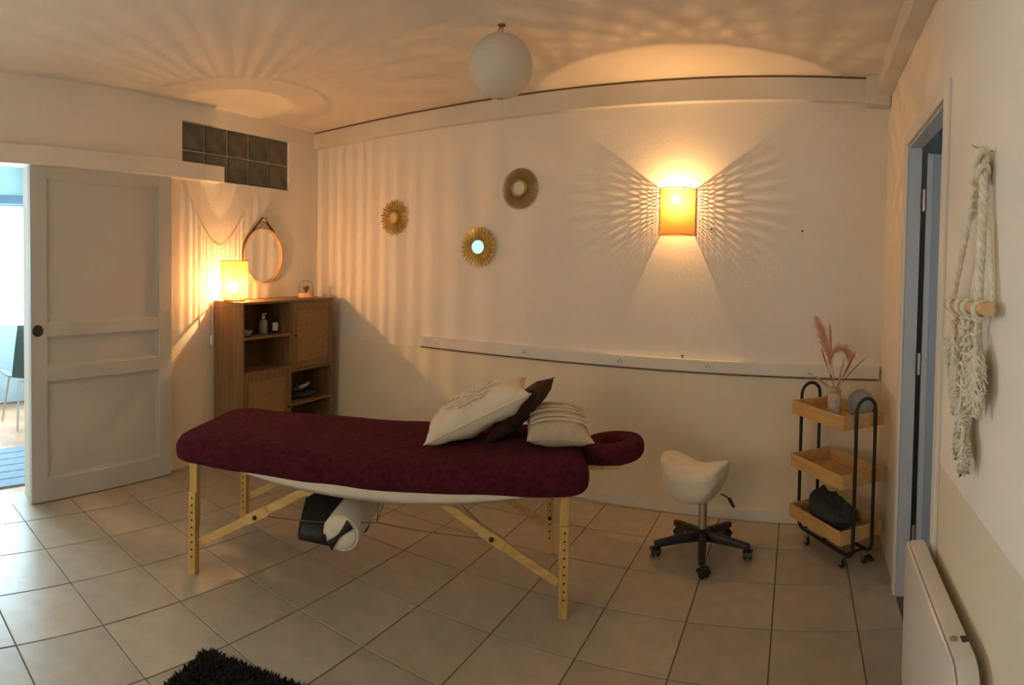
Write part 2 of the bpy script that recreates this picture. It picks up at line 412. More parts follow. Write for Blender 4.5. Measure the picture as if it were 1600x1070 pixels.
# rooms beyond: next room on the left with its frosted window, unlit room on the right
NX = -2.62
w = MB()
w.box(NX - 0.1, NX, -1.1, 2.70, 0, 0.83).box(NX - 0.1, NX, -1.1, 0.9, 0.83, 2.13)
struct(w.build('wall_next_room', M_nextwall, loc=OL, rotz=AL, smooth=0), 'pale lower wall of the next room')
w = MB().box(NX - 0.1, NX, -1.1, 2.70, 2.13, ZC)
struct(w.build('wall_next_room_upper', M_nextup, loc=OL, rotz=AL, smooth=0), 'blue grey wall above the window of the next room')
w = MB().box(NX - 0.1, -0.14, 2.62, 2.70, 0, ZC).box(NX - 0.1, -0.14, -1.2, -1.1, 0, ZC)
struct(w.build('wall_next_room_side', M_nextwall, loc=OL, rotz=AL, smooth=0), 'side walls of the next room')
w = MB().box(NX - 0.1, -0.14, -1.2, 2.70, -0.06, -0.012)
struct(w.build('floor_next_room', M_terra, loc=OL, rotz=AL, smooth=0), 'reddish floor of the next room')
wi = bpy.data.objects.new('window_2', None); COL.objects.link(wi); wi.location = OL; wi.rotation_euler = (0, 0, AL); struct(wi, 'bright frosted window of the next room')
MB().box(NX - 0.03, NX - 0.02, 0.94, 2.58, 0.87, 2.09).build('pane', M_window, wi, smooth=0)
f = MB()
for a in ((0.9, 2.62, 0.83, 0.87), (0.9, 2.62, 2.09, 2.13), (0.9, 0.94, 0.87, 2.09), (2.58, 2.62, 0.87, 2.09)): f.box(NX - 0.06, NX + 0.01, *a)
f.build('window_frame', M_plug, wi, bevel=0.004, smooth=0)
bl = MB().box(NX, NX + 0.07, 0.88, 2.60, 2.14, 2.235)
tag(bl.build('blind_cassette', M_blind, loc=OL, rotz=AL, bevel=0.006, smooth=0), 'dark blind cassette above the bright window of the next room', 'blind')
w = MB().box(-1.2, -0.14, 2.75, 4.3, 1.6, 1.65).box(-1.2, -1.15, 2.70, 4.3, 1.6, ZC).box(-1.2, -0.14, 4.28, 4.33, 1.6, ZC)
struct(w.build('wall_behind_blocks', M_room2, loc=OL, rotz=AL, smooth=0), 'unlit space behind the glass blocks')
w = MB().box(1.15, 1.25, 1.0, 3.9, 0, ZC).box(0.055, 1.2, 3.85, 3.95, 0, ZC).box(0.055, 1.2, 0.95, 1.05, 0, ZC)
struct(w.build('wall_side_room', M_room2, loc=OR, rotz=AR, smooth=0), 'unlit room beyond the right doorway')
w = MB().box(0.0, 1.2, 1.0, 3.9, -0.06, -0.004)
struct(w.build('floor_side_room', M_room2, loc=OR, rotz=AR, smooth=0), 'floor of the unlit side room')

def fill_window(name, label, loc, rotz, x0, x1, z0, z1, m):  # glowing window added out of view as fill light
    e = bpy.data.objects.new(name, None); COL.objects.link(e); e.location = loc; e.rotation_euler = (0, 0, rotz); struct(e, label)
    xm = (x0 + x1) / 2
    fr_ = MB()
    for a in ((x0, x1, z0, z0 + 0.05), (x0, x1, z1 - 0.05, z1), (x0, x0 + 0.05, z0 + 0.05, z1 - 0.05), (x1 - 0.05, x1, z0 + 0.05, z1 - 0.05), (xm - 0.035, xm + 0.035, z0 + 0.05, z1 - 0.05)):
        fr_.box(a[0], a[1], -0.08, -0.03, a[2], a[3])
    fr_.build('window_frame', M_plug, e, smooth=0)
    for a, b in ((x0 + 0.05, xm - 0.035), (xm + 0.035, x1 - 0.05)):
        MB().box(a, b, -0.065, -0.055, z0 + 0.05, z1 - 0.05).build('pane', m, e, smooth=0)
M_rearfill = emit('rear_fill_pane', (1.0, 0.81, 0.60), REAR_FILL_L)
M_sidefill = emit('side_fill_pane', (0.70, 0.86, 1.0), SIDE_FILL_L)
fill_window('fill_window_rear', 'added glowing window behind the camera that fills the room with warm light', (0, FRONT, 0), 0, FW0, FW1, FWZ0, FWZ1, M_rearfill)
fill_window('fill_window_side', 'added glowing window in the side room that lights the open door', OR + tR * 1.17, AR, 0.25, 1.05, 0.9, 2.1, M_sidefill)

# ------------------------------------------------------------------ sliding door with its track cover
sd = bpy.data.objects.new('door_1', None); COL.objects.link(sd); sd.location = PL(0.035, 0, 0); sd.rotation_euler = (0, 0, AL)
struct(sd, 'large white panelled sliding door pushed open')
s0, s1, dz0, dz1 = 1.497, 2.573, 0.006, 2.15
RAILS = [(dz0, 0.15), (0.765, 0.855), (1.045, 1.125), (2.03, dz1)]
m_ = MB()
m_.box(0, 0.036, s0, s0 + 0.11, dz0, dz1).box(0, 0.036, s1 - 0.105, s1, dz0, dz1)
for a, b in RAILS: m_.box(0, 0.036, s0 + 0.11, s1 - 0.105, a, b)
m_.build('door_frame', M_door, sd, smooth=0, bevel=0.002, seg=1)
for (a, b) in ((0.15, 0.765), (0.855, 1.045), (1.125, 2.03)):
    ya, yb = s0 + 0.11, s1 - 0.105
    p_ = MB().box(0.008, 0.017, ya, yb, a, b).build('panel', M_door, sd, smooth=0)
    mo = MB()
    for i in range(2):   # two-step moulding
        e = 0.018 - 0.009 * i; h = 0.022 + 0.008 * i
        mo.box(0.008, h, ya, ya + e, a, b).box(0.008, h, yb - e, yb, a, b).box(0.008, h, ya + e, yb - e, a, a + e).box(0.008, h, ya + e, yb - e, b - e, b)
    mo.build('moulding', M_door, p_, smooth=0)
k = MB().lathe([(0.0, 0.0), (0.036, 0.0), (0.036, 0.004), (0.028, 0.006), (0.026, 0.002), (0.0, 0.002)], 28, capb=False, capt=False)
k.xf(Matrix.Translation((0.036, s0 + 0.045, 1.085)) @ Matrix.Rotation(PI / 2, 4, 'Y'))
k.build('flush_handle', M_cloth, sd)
v = MB().box(0.0, 0.10, 0.25, 3.043, 2.105, 2.222)
struct(v.build('trim_7', M_trim, loc=OL, rotz=AL, bevel=0.003, smooth=0), 'white cover board over the sliding door track')

# glass block window
gw = bpy.data.objects.new('window_1', None); COL.objects.link(gw); gw.location = OL; gw.rotation_euler = (0, 0, AL)
struct(gw, 'window of ten dark glass blocks high in the left wall')
MB().box(-0.10, -0.030, GB0, GB1, GBZ0, GBZ1).build('mortar', M_mortar, gw, smooth=0)
bwid = (GB1 - GB0) / 5; bhei = (GBZ1 - GBZ0) / 2
def blockmesh():
    hw, hh = bwid / 2 - 0.0075, bhei / 2 - 0.0065
    mb = MB(); lev = [(0, -0.09), (0, -0.024), (0.006, -0.018), (0.016, -0.020), (0.03, -0.026)]
    n = 0
    vs = []; fs = []
    for ins, d in lev:
        vs += [(d, -hw + ins, -hh + ins), (d, hw - ins, -hh + ins), (d, hw - ins, hh - ins), (d, -hw + ins, hh - ins)]
    for i in range(len(lev) - 1):
        for j in range(4): fs.append((i * 4 + j, i * 4 + (j + 1) % 4, i * 4 + 4 + (j + 1) % 4, i * 4 + 4 + j))
    q = (len(lev) - 1) * 4; fs.append((q, q + 1, q + 2, q + 3)); fs.append((3, 2, 1, 0))
    return mb.add(vs, fs).mesh('glass_block', smooth=30)
bme = blockmesh(); bme.materials.append(M_block)
for i in range(5):
    for j in range(2):
        o = bpy.data.objects.new('glass_block', bme); COL.objects.link(o); o.parent = gw
        o.location = (0, GB0 + (i + 0.5) * bwid, GBZ0 + (j + 0.5) * bhei)

# ------------------------------------------------------------------ doorway in the right wall
fr = MB()
for a in ((RD0 - 0.06, RD0, 0, RDZ + 0.055), (RD1, RD1 + 0.06, 0, RDZ + 0.055), (RD0, RD1, RDZ, RDZ + 0.055)): fr.box(-0.014, 0.0, *a)
struct(fr.build('trim_8', M_trim, loc=OR, rotz=AR, bevel=0.003, smooth=0), 'white architrave around the right doorway')
fr = MB().box(0, 0.06, RD1 - 0.012, RD1, 0, RDZ).box(0, 0.06, RD0, RD0 + 0.012, 0, RDZ).box(0, 0.06, RD0 + 0.012, RD1 - 0.012, RDZ - 0.012, RDZ)
struct(fr.build('trim_9', M_jamb, loc=OR, rotz=AR, smooth=0), 'grey painted jamb of the right doorway')
rd = bpy.data.objects.new('door_2', None); COL.objects.link(rd); rd.location = OR + nR * 0.085 + tR * (RD1 - 0.01); rd.rotation_euler = (0, 0, AR - math.radians(6))
struct(rd, 'blue grey door standing open beyond the right doorway')
MB().box(0.026, 0.74, -0.04, 0.0, 0.008, 2.075).build('door_leaf', M_bluedoor, rd, bevel=0.002, smooth=0)
MB().box(0.0, 0.026, -0.041, 0.0, 0.008, 2.075).build('door_edge', M_jamb, rd, bevel=0.002, smooth=0)
for z in (0.3, 1.1, 1.86):
    MB().lathe([(0.009, -0.05), (0.009, 0.05)], 12, c=(-0.011, -0.030, z)).build('hinge', M_chrome, rd)

# ------------------------------------------------------------------ massage table (local x = along the table towards the head)
TC, TR = (-1.978, 2.168, 0.0), 0.5367
HX, HY = 0.965, 0.355
def rrect(hx, hy, r, n=10):
    r = max(0.004, min(r, hx - 0.001, hy - 0.001)); pts = []
    for (sx, sy, a0) in ((1, 1, 0), (-1, 1, PI / 2), (-1, -1, PI), (1, -1, 3 * PI / 2)):
        for i in range(n + 1):
            a = a0 + PI / 2 * i / n
            pts.append((sx * (hx - r) + r * math.cos(a), sy * (hy - r) + r * math.sin(a)))
    out = []
    for i, p in enumerate(pts):      # extra points along the straight sides
        q = pts[(i + 1) % len(pts)]; out.append(p)
        L = math.hypot(q[0] - p[0], q[1] - p[1]); k = int(L / 0.05)
        for t in range(1, k): out.append((lerp(p[0], q[0], t / k), lerp(p[1], q[1], t / k)))
    return out
tb = thing('massage_table', 'folding wooden massage table under a plum towelling cover', 'massage table', TC, TR)
MB().prism(rrect(HX - 0.03, HY - 0.03, 0.08), 0.545, 0.63).build('padded_top', M_sheet, tb, smooth=30)
ap = MB().box(-0.90, 0.90, -0.30, -0.275, 0.535, 0.56).box(-0.90, 0.90, 0.275, 0.30, 0.535, 0.56).box(-0.9, -0.875, -0.275, 0.275, 0.535, 0.56).box(0.875, 0.9, -0.275, 0.275, 0.535, 0.56)
ap.build('under_frame', M_beechx, tb, smooth=0)
for (lx, ly) in ((-0.835, -0.325), (0.862, -0.30), (-0.862, 0.325), (0.845, 0.30)):
    sg = 1 if lx > 0 else -1
    lg = MB().box(lx - 0.021, lx + 0.021, ly - 0.019, ly + 0.019, 0.22, 0.552).build('leg', M_beech, tb, bevel=0.004, smooth=0)
    ex = MB().box(lx - 0.019, lx + 0.019, ly - 0.032, ly - 0.017, 0.0, 0.40)
    ex.box(lx - 0.017, lx + 0.017, ly - 0.017, ly + 0.016, 0.0, 0.215)
    ex.build('leg_extension', M_beech, lg, bevel=0.003, smooth=0)
    for z in [0.085 + 0.036 * i for i in range(9)]:
        h = MB().lathe([(0.0045, 0), (0.0045, 0.003)], 10).xf(Matrix.Translation((lx, ly - 0.0315, z)) @ Matrix.Rotation(PI / 2, 4, 'X'))
        h.build('bolt_hole', M_hole, lg)
    for z in (0.19, 0.31):
        h = MB().lathe([(0.009, 0), (0.009, 0.008), (0.004, 0.011)], 12).xf(Matrix.Translation((lx, ly - 0.0315, z)) @ Matrix.Rotation(PI / 2, 4, 'X'))
        if ly > 0 and lx > 0: h.build('knob', M_hole, lg)
    # diagonal brace from the foot of the leg up to the middle of the frame
    ix = -0.22 if lx < 0 else 0.28
    a = Vector((lx - sg * 0.02, ly + 0.005, 0.145)); b_ = Vector((ix, ly * 0.93, 0.515))
    d = (b_ - a); L = d.length
    br = MB().box(0, L, -0.011, 0.011, -0.019, 0.019)
    br.box(L - 0.07, L + 0.01, -0.016, 0.016, -0.026, 0.010)
    br.box(L * 0.42, L * 0.60, -0.015, 0.015, -0.023, 0.023)
    X = d.normalized(); Y = Vector((0, 1, 0)); Y = (Y - X * X.dot(Y)).normalized(); Z = X.cross(Y)
    Mx = Matrix(((X.x, Y.x, Z.x, a.x), (X.y, Y.y, Z.y, a.y), (X.z, Y.z, Z.z, a.z), (0, 0, 0, 1)))
    bo = br.xf(Mx).build('brace', M_beechx, tb, bevel=0.003, smooth=0)
    pb = a + d * (0.52 if lx > 0 else 0.5)
    MB().lathe([(0.010, 0), (0.010, 0.008), (0.005, 0.012)], 12).xf(Matrix.Translation(pb + Vector((0, -0.015, -0.004))) @ Matrix.Rotation(PI / 2, 4, 'X')).build('knob', M_hole, bo)
# steel cables under the table
def cable(a, b, sag=0.0):
    a = Vector(a); b = Vector(b)
    pts = [a.lerp(b, i / 6) - Vector((0, 0, sag * (1 - (2 * i / 6 - 1) ** 2))) for i in range(7)]
    MB().tube(pts, 0.0022, 6).build('cable', M_cable, tb)
for sy in (-1, 1):
    cable((0.06, sy * 0.26, 0.53), (0.03, sy * 0.20, 0.33)); cable((0.10, sy * 0.26, 0.53), (0.03, sy * 0.20, 0.33))
    cable((0.03, sy * 0.20, 0.33), (0.56, sy * 0.29, 0.33), 0.005); cable((0.03, sy * 0.20, 0.33), (-0.52, sy * 0.30, 0.33), 0.01)
cable((-0.70, -0.28, 0.545), (-0.50, 0.29, 0.34)); cable((0.12, -0.24, 0.50), (0.56, 0.28, 0.34)); cable((0.12, 0.24, 0.50), (0.56, -0.28, 0.34))
# face cradle at the head end: horseshoe ring on two wooden arms
def cradle(a, b):
    A = 2 * PI * a; Bn = 2 * PI * b
    ro = 0.104 + 0.012 * math.cos(2 * A)
    cx, cy = 1.118, 0.03
    rt_, rz = 0.062, 0.047
    rr = ro + rt_ * (abs(math.cos(Bn)) ** 0.8) * (1 if math.cos(Bn) > 0 else -1)
    zz = 0.638 + 0.05 * (abs(math.sin(Bn)) ** 0.75) * (1 if math.sin(Bn) > 0 else -1)
    x = cx + rr * math.cos(A) * 0.92; y = cy + rr * 1.06 * math.sin(A)
    zz += 0.004 * noise.noise((x * 14, y * 14, zz * 14)) + 0.10 * (x - cx) - 0.012
    return (x, y, zz)
hr = MB().grid(cradle, 56, 22, closeu=True).build('face_cradle', M_bed, tb, smooth=180)
hr['label'] = 'plum towelling ring of the face cradle'
ca_ = MB()
for y in (-0.10, 0.12): ca_.box(0.86, 1.14, y - 0.012, y + 0.012, 0.568, 0.586)
ca_.box(1.06, 1.13, -0.12, 0.14, 0.574, 0.588)
ca_.build('cradle_arm', M_beechx, tb, bevel=0.003, smooth=0)

# plum cover
def cover():
    prof = [(0.030, 0.5445), (0.016, 0.538), (0.004, 0.537), (-0.006, 0.548), (-0.012, 0.575), (-0.012, 0.605), (-0.006, 0.632), (0.010, 0.655), (0.034, 0.668), (0.07, 0.674), (0.13, 0.676), (0.20, 0.677), (0.27, 0.677), (0.325, 0.677)]
    base = rrect(HX, HY, 0.13, 12); n = len(base); vs = []; fs = []
    for k, (ins, z) in enumerate(prof):
        for i, (x, y) in enumerate(base):
            sx = (HX - ins) / HX; sy = (HY - ins) / HY
            px, py = x * sx, y * sy
            nz = noise.noise((px * 5, py * 5, 1.3))
            dz = 0.006 * nz if k > 6 else 0.010 * noise.noise((px * 4, py * 4, 7.7)) * (1 if k < 3 else 0.4)
            dr = 0.006 * noise.noise((px * 6, py * 6, z * 9)) if 1 < k < 8 else 0
            L = math.hypot(x, y)
            # foot end slumps a little lower
            dz -= 0.018 * max(0, (-px - 0.72) / 0.25) ** 2 * (1 if k > 5 else 0.4)
            vs.append((px + dr * x / L, py + dr * y / L, z + dz))
    for k in range(len(prof) - 1):
        for i in range(n): fs.append((k * n + i, k * n + (i + 1) % n, (k + 1) * n + (i + 1) % n, (k + 1) * n + i))
    fs.append(tuple(range((len(prof) - 1) * n, len(prof) * n)))
    return MB().add(vs, fs)
cv = cover().build('towel_cover', M_bed, loc=TC, rotz=TR, smooth=180)
tag(cv, 'plum towelling cover fitted over the massage table', 'cover')
# cream sheet hanging below the cover
def sheet():
    base = rrect(HX - 0.012, HY - 0.012, 0.12, 12); n = len(base); vs = []; fs = []
    for k in range(4):
        for (x, y) in base:
            sag = 0.062 * max(0, 1 - (abs(x - 0.06) / 0.70) ** 2.2) if abs(y) > HY - 0.1 else 0.0
            zb = 0.538 - sag
            t = k / 3
            ins = -0.004 * math.sin(t * PI) + (0.012 if k == 3 else 0)
            vs.append((x * (1 - ins), y * (1 - ins / 0.4), lerp(0.558, zb, t) + 0.003 * noise.noise((x * 7, y * 7, k))))
    for k in range(3):
        for i in range(n): fs.append((k * n + i, k * n + (i + 1) % n, (k + 1) * n + (i + 1) % n, (k + 1) * n + i))
    return MB().add(vs, fs)
so = sheet().build('under_sheet', M_sheet, loc=TC, rotz=TR, smooth=180)
md = so.modifiers.new('thick', 'SOLIDIFY'); md.thickness = 0.003; md.offset = -1
tag(so, 'cream sheet sagging below the plum cover of the massage table', 'sheet')

# bolster held under the table by a black sling
def TP(x, y, z): 
    return Vector((TC[0] + x * math.cos(TR) - y * math.sin(TR), TC[1] + x * math.sin(TR) + y * math.cos(TR), z))
bolr = 0.085
bs = thing('bolster', 'cream bolster roll with black tie hanging under the massage table', 'bolster', TP(-0.125, -0.27, 0.285), TR)
ax = Vector((0.03, 0.42, 0.03)).normalized(); q = ax.to_track_quat('Z', 'Y').to_matrix().to_4x4()
prof = [(0.0, 0.004), (0.03, 0.0), (0.066, 0.004), (0.078, 0.014), (bolr, 0.03), (bolr, 0.40), (0.075, 0.425), (0.0, 0.43)]
MB().lathe(prof, 36, capb=False, capt=False).xf(q).build('roll', M_sheet, bs)
st_ = MB()
def tie(a, b):
    t = a * 2 - 1; wd = 0.006 + 0.013 * abs(t) ** 1.3
    return (q @ Vector((t * 0.052 + (b - .5) * 2 * wd * 0.8, -t * 0.06 + (b - .5) * 2 * wd, -0.006 - 0.002 * (1 - t * t))))
st_.grid(tie, 14, 3); to = st_.build('tie', M_dark, bs); md = to.modifiers.new('thick', 'SOLIDIFY'); md.thickness = 0.002
pip = MB().tube([q @ Vector((bolr * 0.96 * math.cos(t * PI / 18), bolr * 0.96 * math.sin(t * PI / 18), 0.016 + 0.002 * math.sin(t * 2.1))) for t in range(36)], 0.0035, 6, closed=True)
pip.build('piping', M_sheet, bs)
# sling: wide black band, from the frame down, round a fold and back under the roll
path = [(0.03, 0.545), (-0.03, 0.495), (-0.10, 0.435), (-0.18, 0.365), (-0.245, 0.305), (-0.270, 0.270), (-0.272, 0.245), (-0.255, 0.224), (-0.20, 0.205), (-0.10, 0.192), (0.0, 0.190), (0.10, 0.205), (0.18, 0.26), (0.235, 0.36), (0.27, 0.545)]
def sling(a, b):
    i = a * (len(path) - 1); k = min(int(i), len(path) - 2); f = i - k
    y_, z_ = lerp(path[k][0], path[k + 1][0], f), lerp(path[k][1], path[k + 1][1], f)
    sp_ = max(0.0, min(1.0, (a - 0.52) / 0.2))          # widens under the roll
    return (lerp(-0.325, -0.195 + 0.13 * sp_ * math.sin(PI * min(1, (a - 0.52) / 0.48)) if a > 0.52 else -0.195, b), y_ + 0.012 * b, z_ - 0.012 * b)
sl = MB().grid(sling, 44, 5).build('sling', M_dark, bs, smooth=180)
sl.matrix_parent_inverse = Matrix.Identity(4)
sl.data.transform(Matrix.Translation((0.125, 0.27, -0.285)))
md = sl.modifiers.new('thick', 'SOLIDIFY'); md.thickness = 0.006

# ------------------------------------------------------------------ cushions on the table
def pillow(hx, hy, th, n=30, seed=0, wr=0.012, pw=0.42, pinch=0.10):
    vs = []; fs = []
    for sgn in (1, -1):
        for i in range(n + 1):
            for j in range(n + 1):
                a = -1 + 2 * i / n; b = -1 + 2 * j / n
                a = math.copysign(abs(a) ** 0.8, a); b = math.copysign(abs(b) ** 0.8, b)
                e = max(0, (1 - a * a) * (1 - b * b))
                x = hx * a * (1 - pinch * (1 - b * b) * abs(a)); y = hy * b * (1 - pinch * (1 - a * a) * abs(b))
                z = sgn * th * e ** pw
                ed = min(1, e * 6)
                z += sgn * wr * ed * (noise.noise((x * 9 + seed, y * 9, sgn * 2.0 + seed)) + 0.6 * noise.noise((x * 22 + seed, y * 22, sgn * 5.0)))
                vs.append((x, y, z))
    m = (n + 1) * (n + 1)
    for s in (0, 1):
        for i in range(n):
            for j in range(n):
                a = s * m + i * (n + 1) + j; f = (a, a + n + 1, a + n + 2, a + 1); fs.append(f if s == 0 else f[::-1])
    mb = MB().add(vs, fs)
    me = mb
    return me
def weld(o, d=0.0005):
    bm = bmesh.new(); bm.from_mesh(o.data); bmesh.ops.remove_doubles(bm, verts=bm.verts, dist=d); bmesh.ops.recalc_face_normals(bm, faces=bm.faces); bm.to_mesh(o.data); bm.free()
    for p in o.data.polygons: p.use_smooth = True
def cushion(name, label, m, hx, hy, th, loc, rx, ry, rz, seed, **kw):
    t = thing(name, label, 'cushion', TP(*loc))
    Mt = Matrix.Rotation(TR + rz, 4, 'Z') @ Matrix.Rotation(ry, 4, 'Y') @ Matrix.Rotation(rx, 4, 'X')
    t.rotation_euler = Mt.to_euler()
    o = pillow(hx, hy, th, seed=seed, **kw).build('cover', m, t, smooth=0); weld(o)
    # seam piping round the edge
    pts = []
    for k in range(80):
        u_ = k / 20; s = int(u_); f = u_ - s; a = -1 + 2 * f
        a = math.copysign(abs(a) ** 0.8, a)
        x, y = [(a, -1), (1, a), (-a, 1), (-1, -a)][s]
        pts.append((hx * x * (1 - 0.10 * (1 - y * y) * abs(x)), hy * y * (1 - 0.10 * (1 - x * x) * abs(y)), 0))
    MB().tube(pts, 0.0035, 6, closed=True).build('piping', m, t)
    return t, o
ca1, _o = cushion('cushion', 'ivory cushion with raised fringe lines leaning to the left on the brown cushion', M_cushA, 0.27, 0.185, 0.092, (0.470, 0.03, 0.812), 0.02, math.radians(-27), 0.02, 3, wr=0.016)
# raised fringe lines on the ivory cushion
def pz(x, y, hx, hy, th): 
    a = x / hx; b = y / hy; return th * max(0, (1 - a * a) * (1 - b * b)) ** 0.42
for i in range(9):
    y0 = -0.12 + 0.026 * i; x0 = -0.10 + 0.035 * R.uniform(-1, 1); x1 = x0 + R.uniform(0.12, 0.24)
    vs = [(lerp(x0, x1, t / 12), y0 + 0.006 * math.sin(t * 1.7 + i), pz(lerp(x0, x1, t / 12), y0, 0.27, 0.185, 0.092) + 0.007 + 0.003 * math.sin(t * 2.3 + i)) for t in range(13)]
    MB().tube(vs, [0.002] + [0.0055] * 11 + [0.002], 6).build('fringe', M_cushA, ca1)
cushion('cushion', 'dark brown velvet cushion propped upright between two pale cushions', M_cushB, 0.185, 0.165, 0.055, (0.672, 0.05, 0.808), 0.0, math.radians(-50), -0.38, 21, wr=0.01)
ca3, _o = cushion('cushion', 'natural linen cushion with fringe bands lying beside the face cradle', M_cushC, 0.152, 0.170, 0.075, (0.848, 0.0, 0.752), math.radians(12), math.radians(3), 0.04, 40, wr=0.008)
for i, y0 in enumerate((-0.085, -0.055, 0.0, 0.04, 0.10)):
    bd = MB()
    for k in range(40):
        x = -0.132 + 0.264 * k / 39
        z = pz(x, y0, 0.152, 0.170, 0.075) + 0.005
        bd.tube([(x, y0 - 0.008, z - 0.002), (x + 0.002, y0, z + 0.004), (x - 0.001, y0 + 0.008, z - 0.002)], 0.0042, 5)
    bd.build('fringe_band', M_cushA, ca3)

# ------------------------------------------------------------------ saddle stool
st = thing('saddle_stool', 'white fluffy saddle stool on black castor base by the back wall', 'stool', (-0.645, 3.145, 0), -0.20)
def saddle(a, b):
    A = 2 * PI * a; t = b
    # t 0 bottom centre -> 1 top centre
    if t < 0.5:
        r = math.sin(t * PI); zz = 0
    else: r = math.sin(t * PI)
    ca0, sa0 = math.cos(A), math.sin(A)
    ca0 = math.copysign(abs(ca0) ** 0.72, ca0); sa0 = math.copysign(abs(sa0) ** 0.72, sa0)
    x = 0.180 * ca0 * r ** 0.6 if r > 0 else 0.0; y = 0.155 * sa0 * r ** 0.6 if r > 0 else 0.0
    side = abs(x) / 0.180
    top = 0.468 + 0.062 * side ** 1.7 - 0.02 * (y / 0.165) ** 2
    bot = 0.276 + 0.150 * side ** 4.0 + 0.02 * (y / 0.165) ** 2
    mid = (top + bot) / 2
    k = -math.cos(t * PI)
    z = mid + (top - bot) / 2 * math.copysign(abs(k) ** 0.55, k)
    if x < 0: z += 0.014 * side
    nz = 0.004 * noise.noise((x * 16, y * 16, z * 16))
    return (x * (1 + nz * 3) - 0.055, y, z + nz)
MB().grid(saddle, 48, 30, closeu=True).build('seat', M_fluff, st, smooth=180)
MB().lathe([(0.023, 0.10), (0.023, 0.22), (0.0235, 0.22), (0.0235, 0.30)], 24).build('gas_lift', M_chrome, st)
MB().lathe([(0.036, 0.072), (0.040, 0.085), (0.038, 0.128), (0.028, 0.136)], 24).build('hub', M_dark, st)
lv = MB().tube([(0.10, 0.0, 0.335), (0.150, -0.03, 0.335), (0.172, -0.04, 0.325)], [0.004, 0.004, 0.005], 8).tube([(0.160, -0.035, 0.333), (0.178, -0.043, 0.312), (0.195, -0.05, 0.296)], [0.009, 0.010, 0.006], 8)
lv.build('lever', M_dark, st)
for k in range(5):
    a = -PI / 2 + 0.40 + k * 2 * PI / 5
    c_, s_ = math.cos(a), math.sin(a)
    leg = MB()
    vs = []
    for (r, wv, z0, z1) in ((0.02, 0.024, 0.075, 0.125), (0.12, 0.022, 0.072, 0.112), (0.22, 0.019, 0.064, 0.096), (0.262, 0.017, 0.060, 0.088)):
        for (wy, z) in ((-wv, z0), (wv, z0), (wv * 0.7, z1), (-wv * 0.7, z1)): vs.append((r * c_ - wy * s_, r * s_ + wy * c_, z))
    fs = [(i * 4 + j, i * 4 + (j + 1) % 4, i * 4 + 4 + (j + 1) % 4, i * 4 + 4 + j) for i in range(3) for j in range(4)] + [(3, 2, 1, 0), (12, 13, 14, 15)]
    lo = leg.add(vs, fs).build('leg', M_dark, st, bevel=0.004)
    ct = MB()
    cx, cy = 0.25 * c_, 0.25 * s_
    ct.lathe([(0.006, 0.03), (0.006, 0.075)], 10, c=(cx, cy, 0))
    ang = a + 0.7 + k
    for sgn in (-1, 1):
        wl = MB().lathe([(0.0, -0.008), (0.020, -0.008), (0.0255, -0.004), (0.0255, 0.004), (0.020, 0.008), (0.0, 0.008)], 20, capb=False, capt=False)
        wl.xf(Matrix.Translation((cx, cy, 0.0255)) @ Matrix.Rotation(ang, 4, 'Z') @ Matrix.Translation((0.016, sgn * 0.014, 0)) @ Matrix.Rotation(PI / 2, 4, 'X'))
        ct.add(wl.v, wl.f)
    hd = MB().grid(lambda u_, v_: ((Matrix.Translation((cx, cy, 0.0255)) @ Matrix.Rotation(ang, 4, 'Z')) @ Vector((0.016 + 0.029 * math.cos(PI * u_), (v_ - .5) * 0.05, 0.029 * math.sin(PI * u_)))), 10, 3)
    ct.add(hd.v, hd.f)
    ct.build('castor', M_dark, lo)

# ------------------------------------------------------------------ trolley with three wooden trays
CA = math.atan2(0.605, 0.796)
ct0 = Vector((0.047, 3.262, 0))
tr = thing('trolley', 'three-tier trolley of wooden trays in black tube frame', 'trolley', ct0, CA)
TL, TW = 0.232, 0.136       # local y half length, local x half width
for zt in (0.80, 0.505, 0.225):
    t_ = 0.009; h = 0.072
    ty = MB().box(-TW, TW, -TL, TL, zt - h, zt - h + 0.008)
    ty.box(-TW, -TW + t_, -TL, TL, zt - h + 0.008, zt).box(TW - t_, TW, -TL, TL, zt - h + 0.008, zt)
    ty.box(-TW + t_, TW - t_, -TL, -TL + t_, zt - h + 0.008, zt).box(-TW + t_, TW - t_, TL - t_, TL, zt - h + 0.008, zt)
    ty.build('tray', M_tray, tr, bevel=0.0015, smooth=0, seg=1)
hw = 0.063
for sgn, zt in ((-1, 0.880), (1, 0.885)):
    y = sgn * (TL + 0.011)
    pts = [(-hw, y, 0.16)] + [(-hw, y, lerp(0.2, zt - hw, i / 6)) for i in range(7)]
    pts += [(-hw * math.cos(i * PI / 12), y, zt - hw + hw * math.sin(i * PI / 12)) for i in range(1, 13)]
    pts += [(hw, y, lerp(zt - hw, 0.2, i / 6)) for i in range(1, 7)] + [(hw, y, 0.16)]
    MB().tube(pts, 0.0095, 12).build('frame_hoop', M_blackmetal, tr)
for x in (-hw, hw):
    y0 = TL + 0.011; rr = 0.05; zb = 0.078
    pts = [(x, -y0, 0.165), (x, -y0, zb + rr)] + [(x, -y0 + rr - rr * math.cos(i * PI / 16), zb + rr - rr * math.sin(i * PI / 16)) for i in range(1, 9)]
    pts += [(x, y0 - rr + rr * math.sin(i * PI / 16), zb + rr - rr * math.cos(i * PI / 16)) for i in range(0, 9)] + [(x, y0, 0.165)]
    MB().tube(pts, 0.0095, 12).build('base_rail', M_blackmetal, tr)
for y in (TL - 0.03, -TL + 0.05): MB().tube([(-hw, y, 0.078), (hw, y, 0.078)], 0.006, 8).build('crossbar', M_blackmetal, tr)
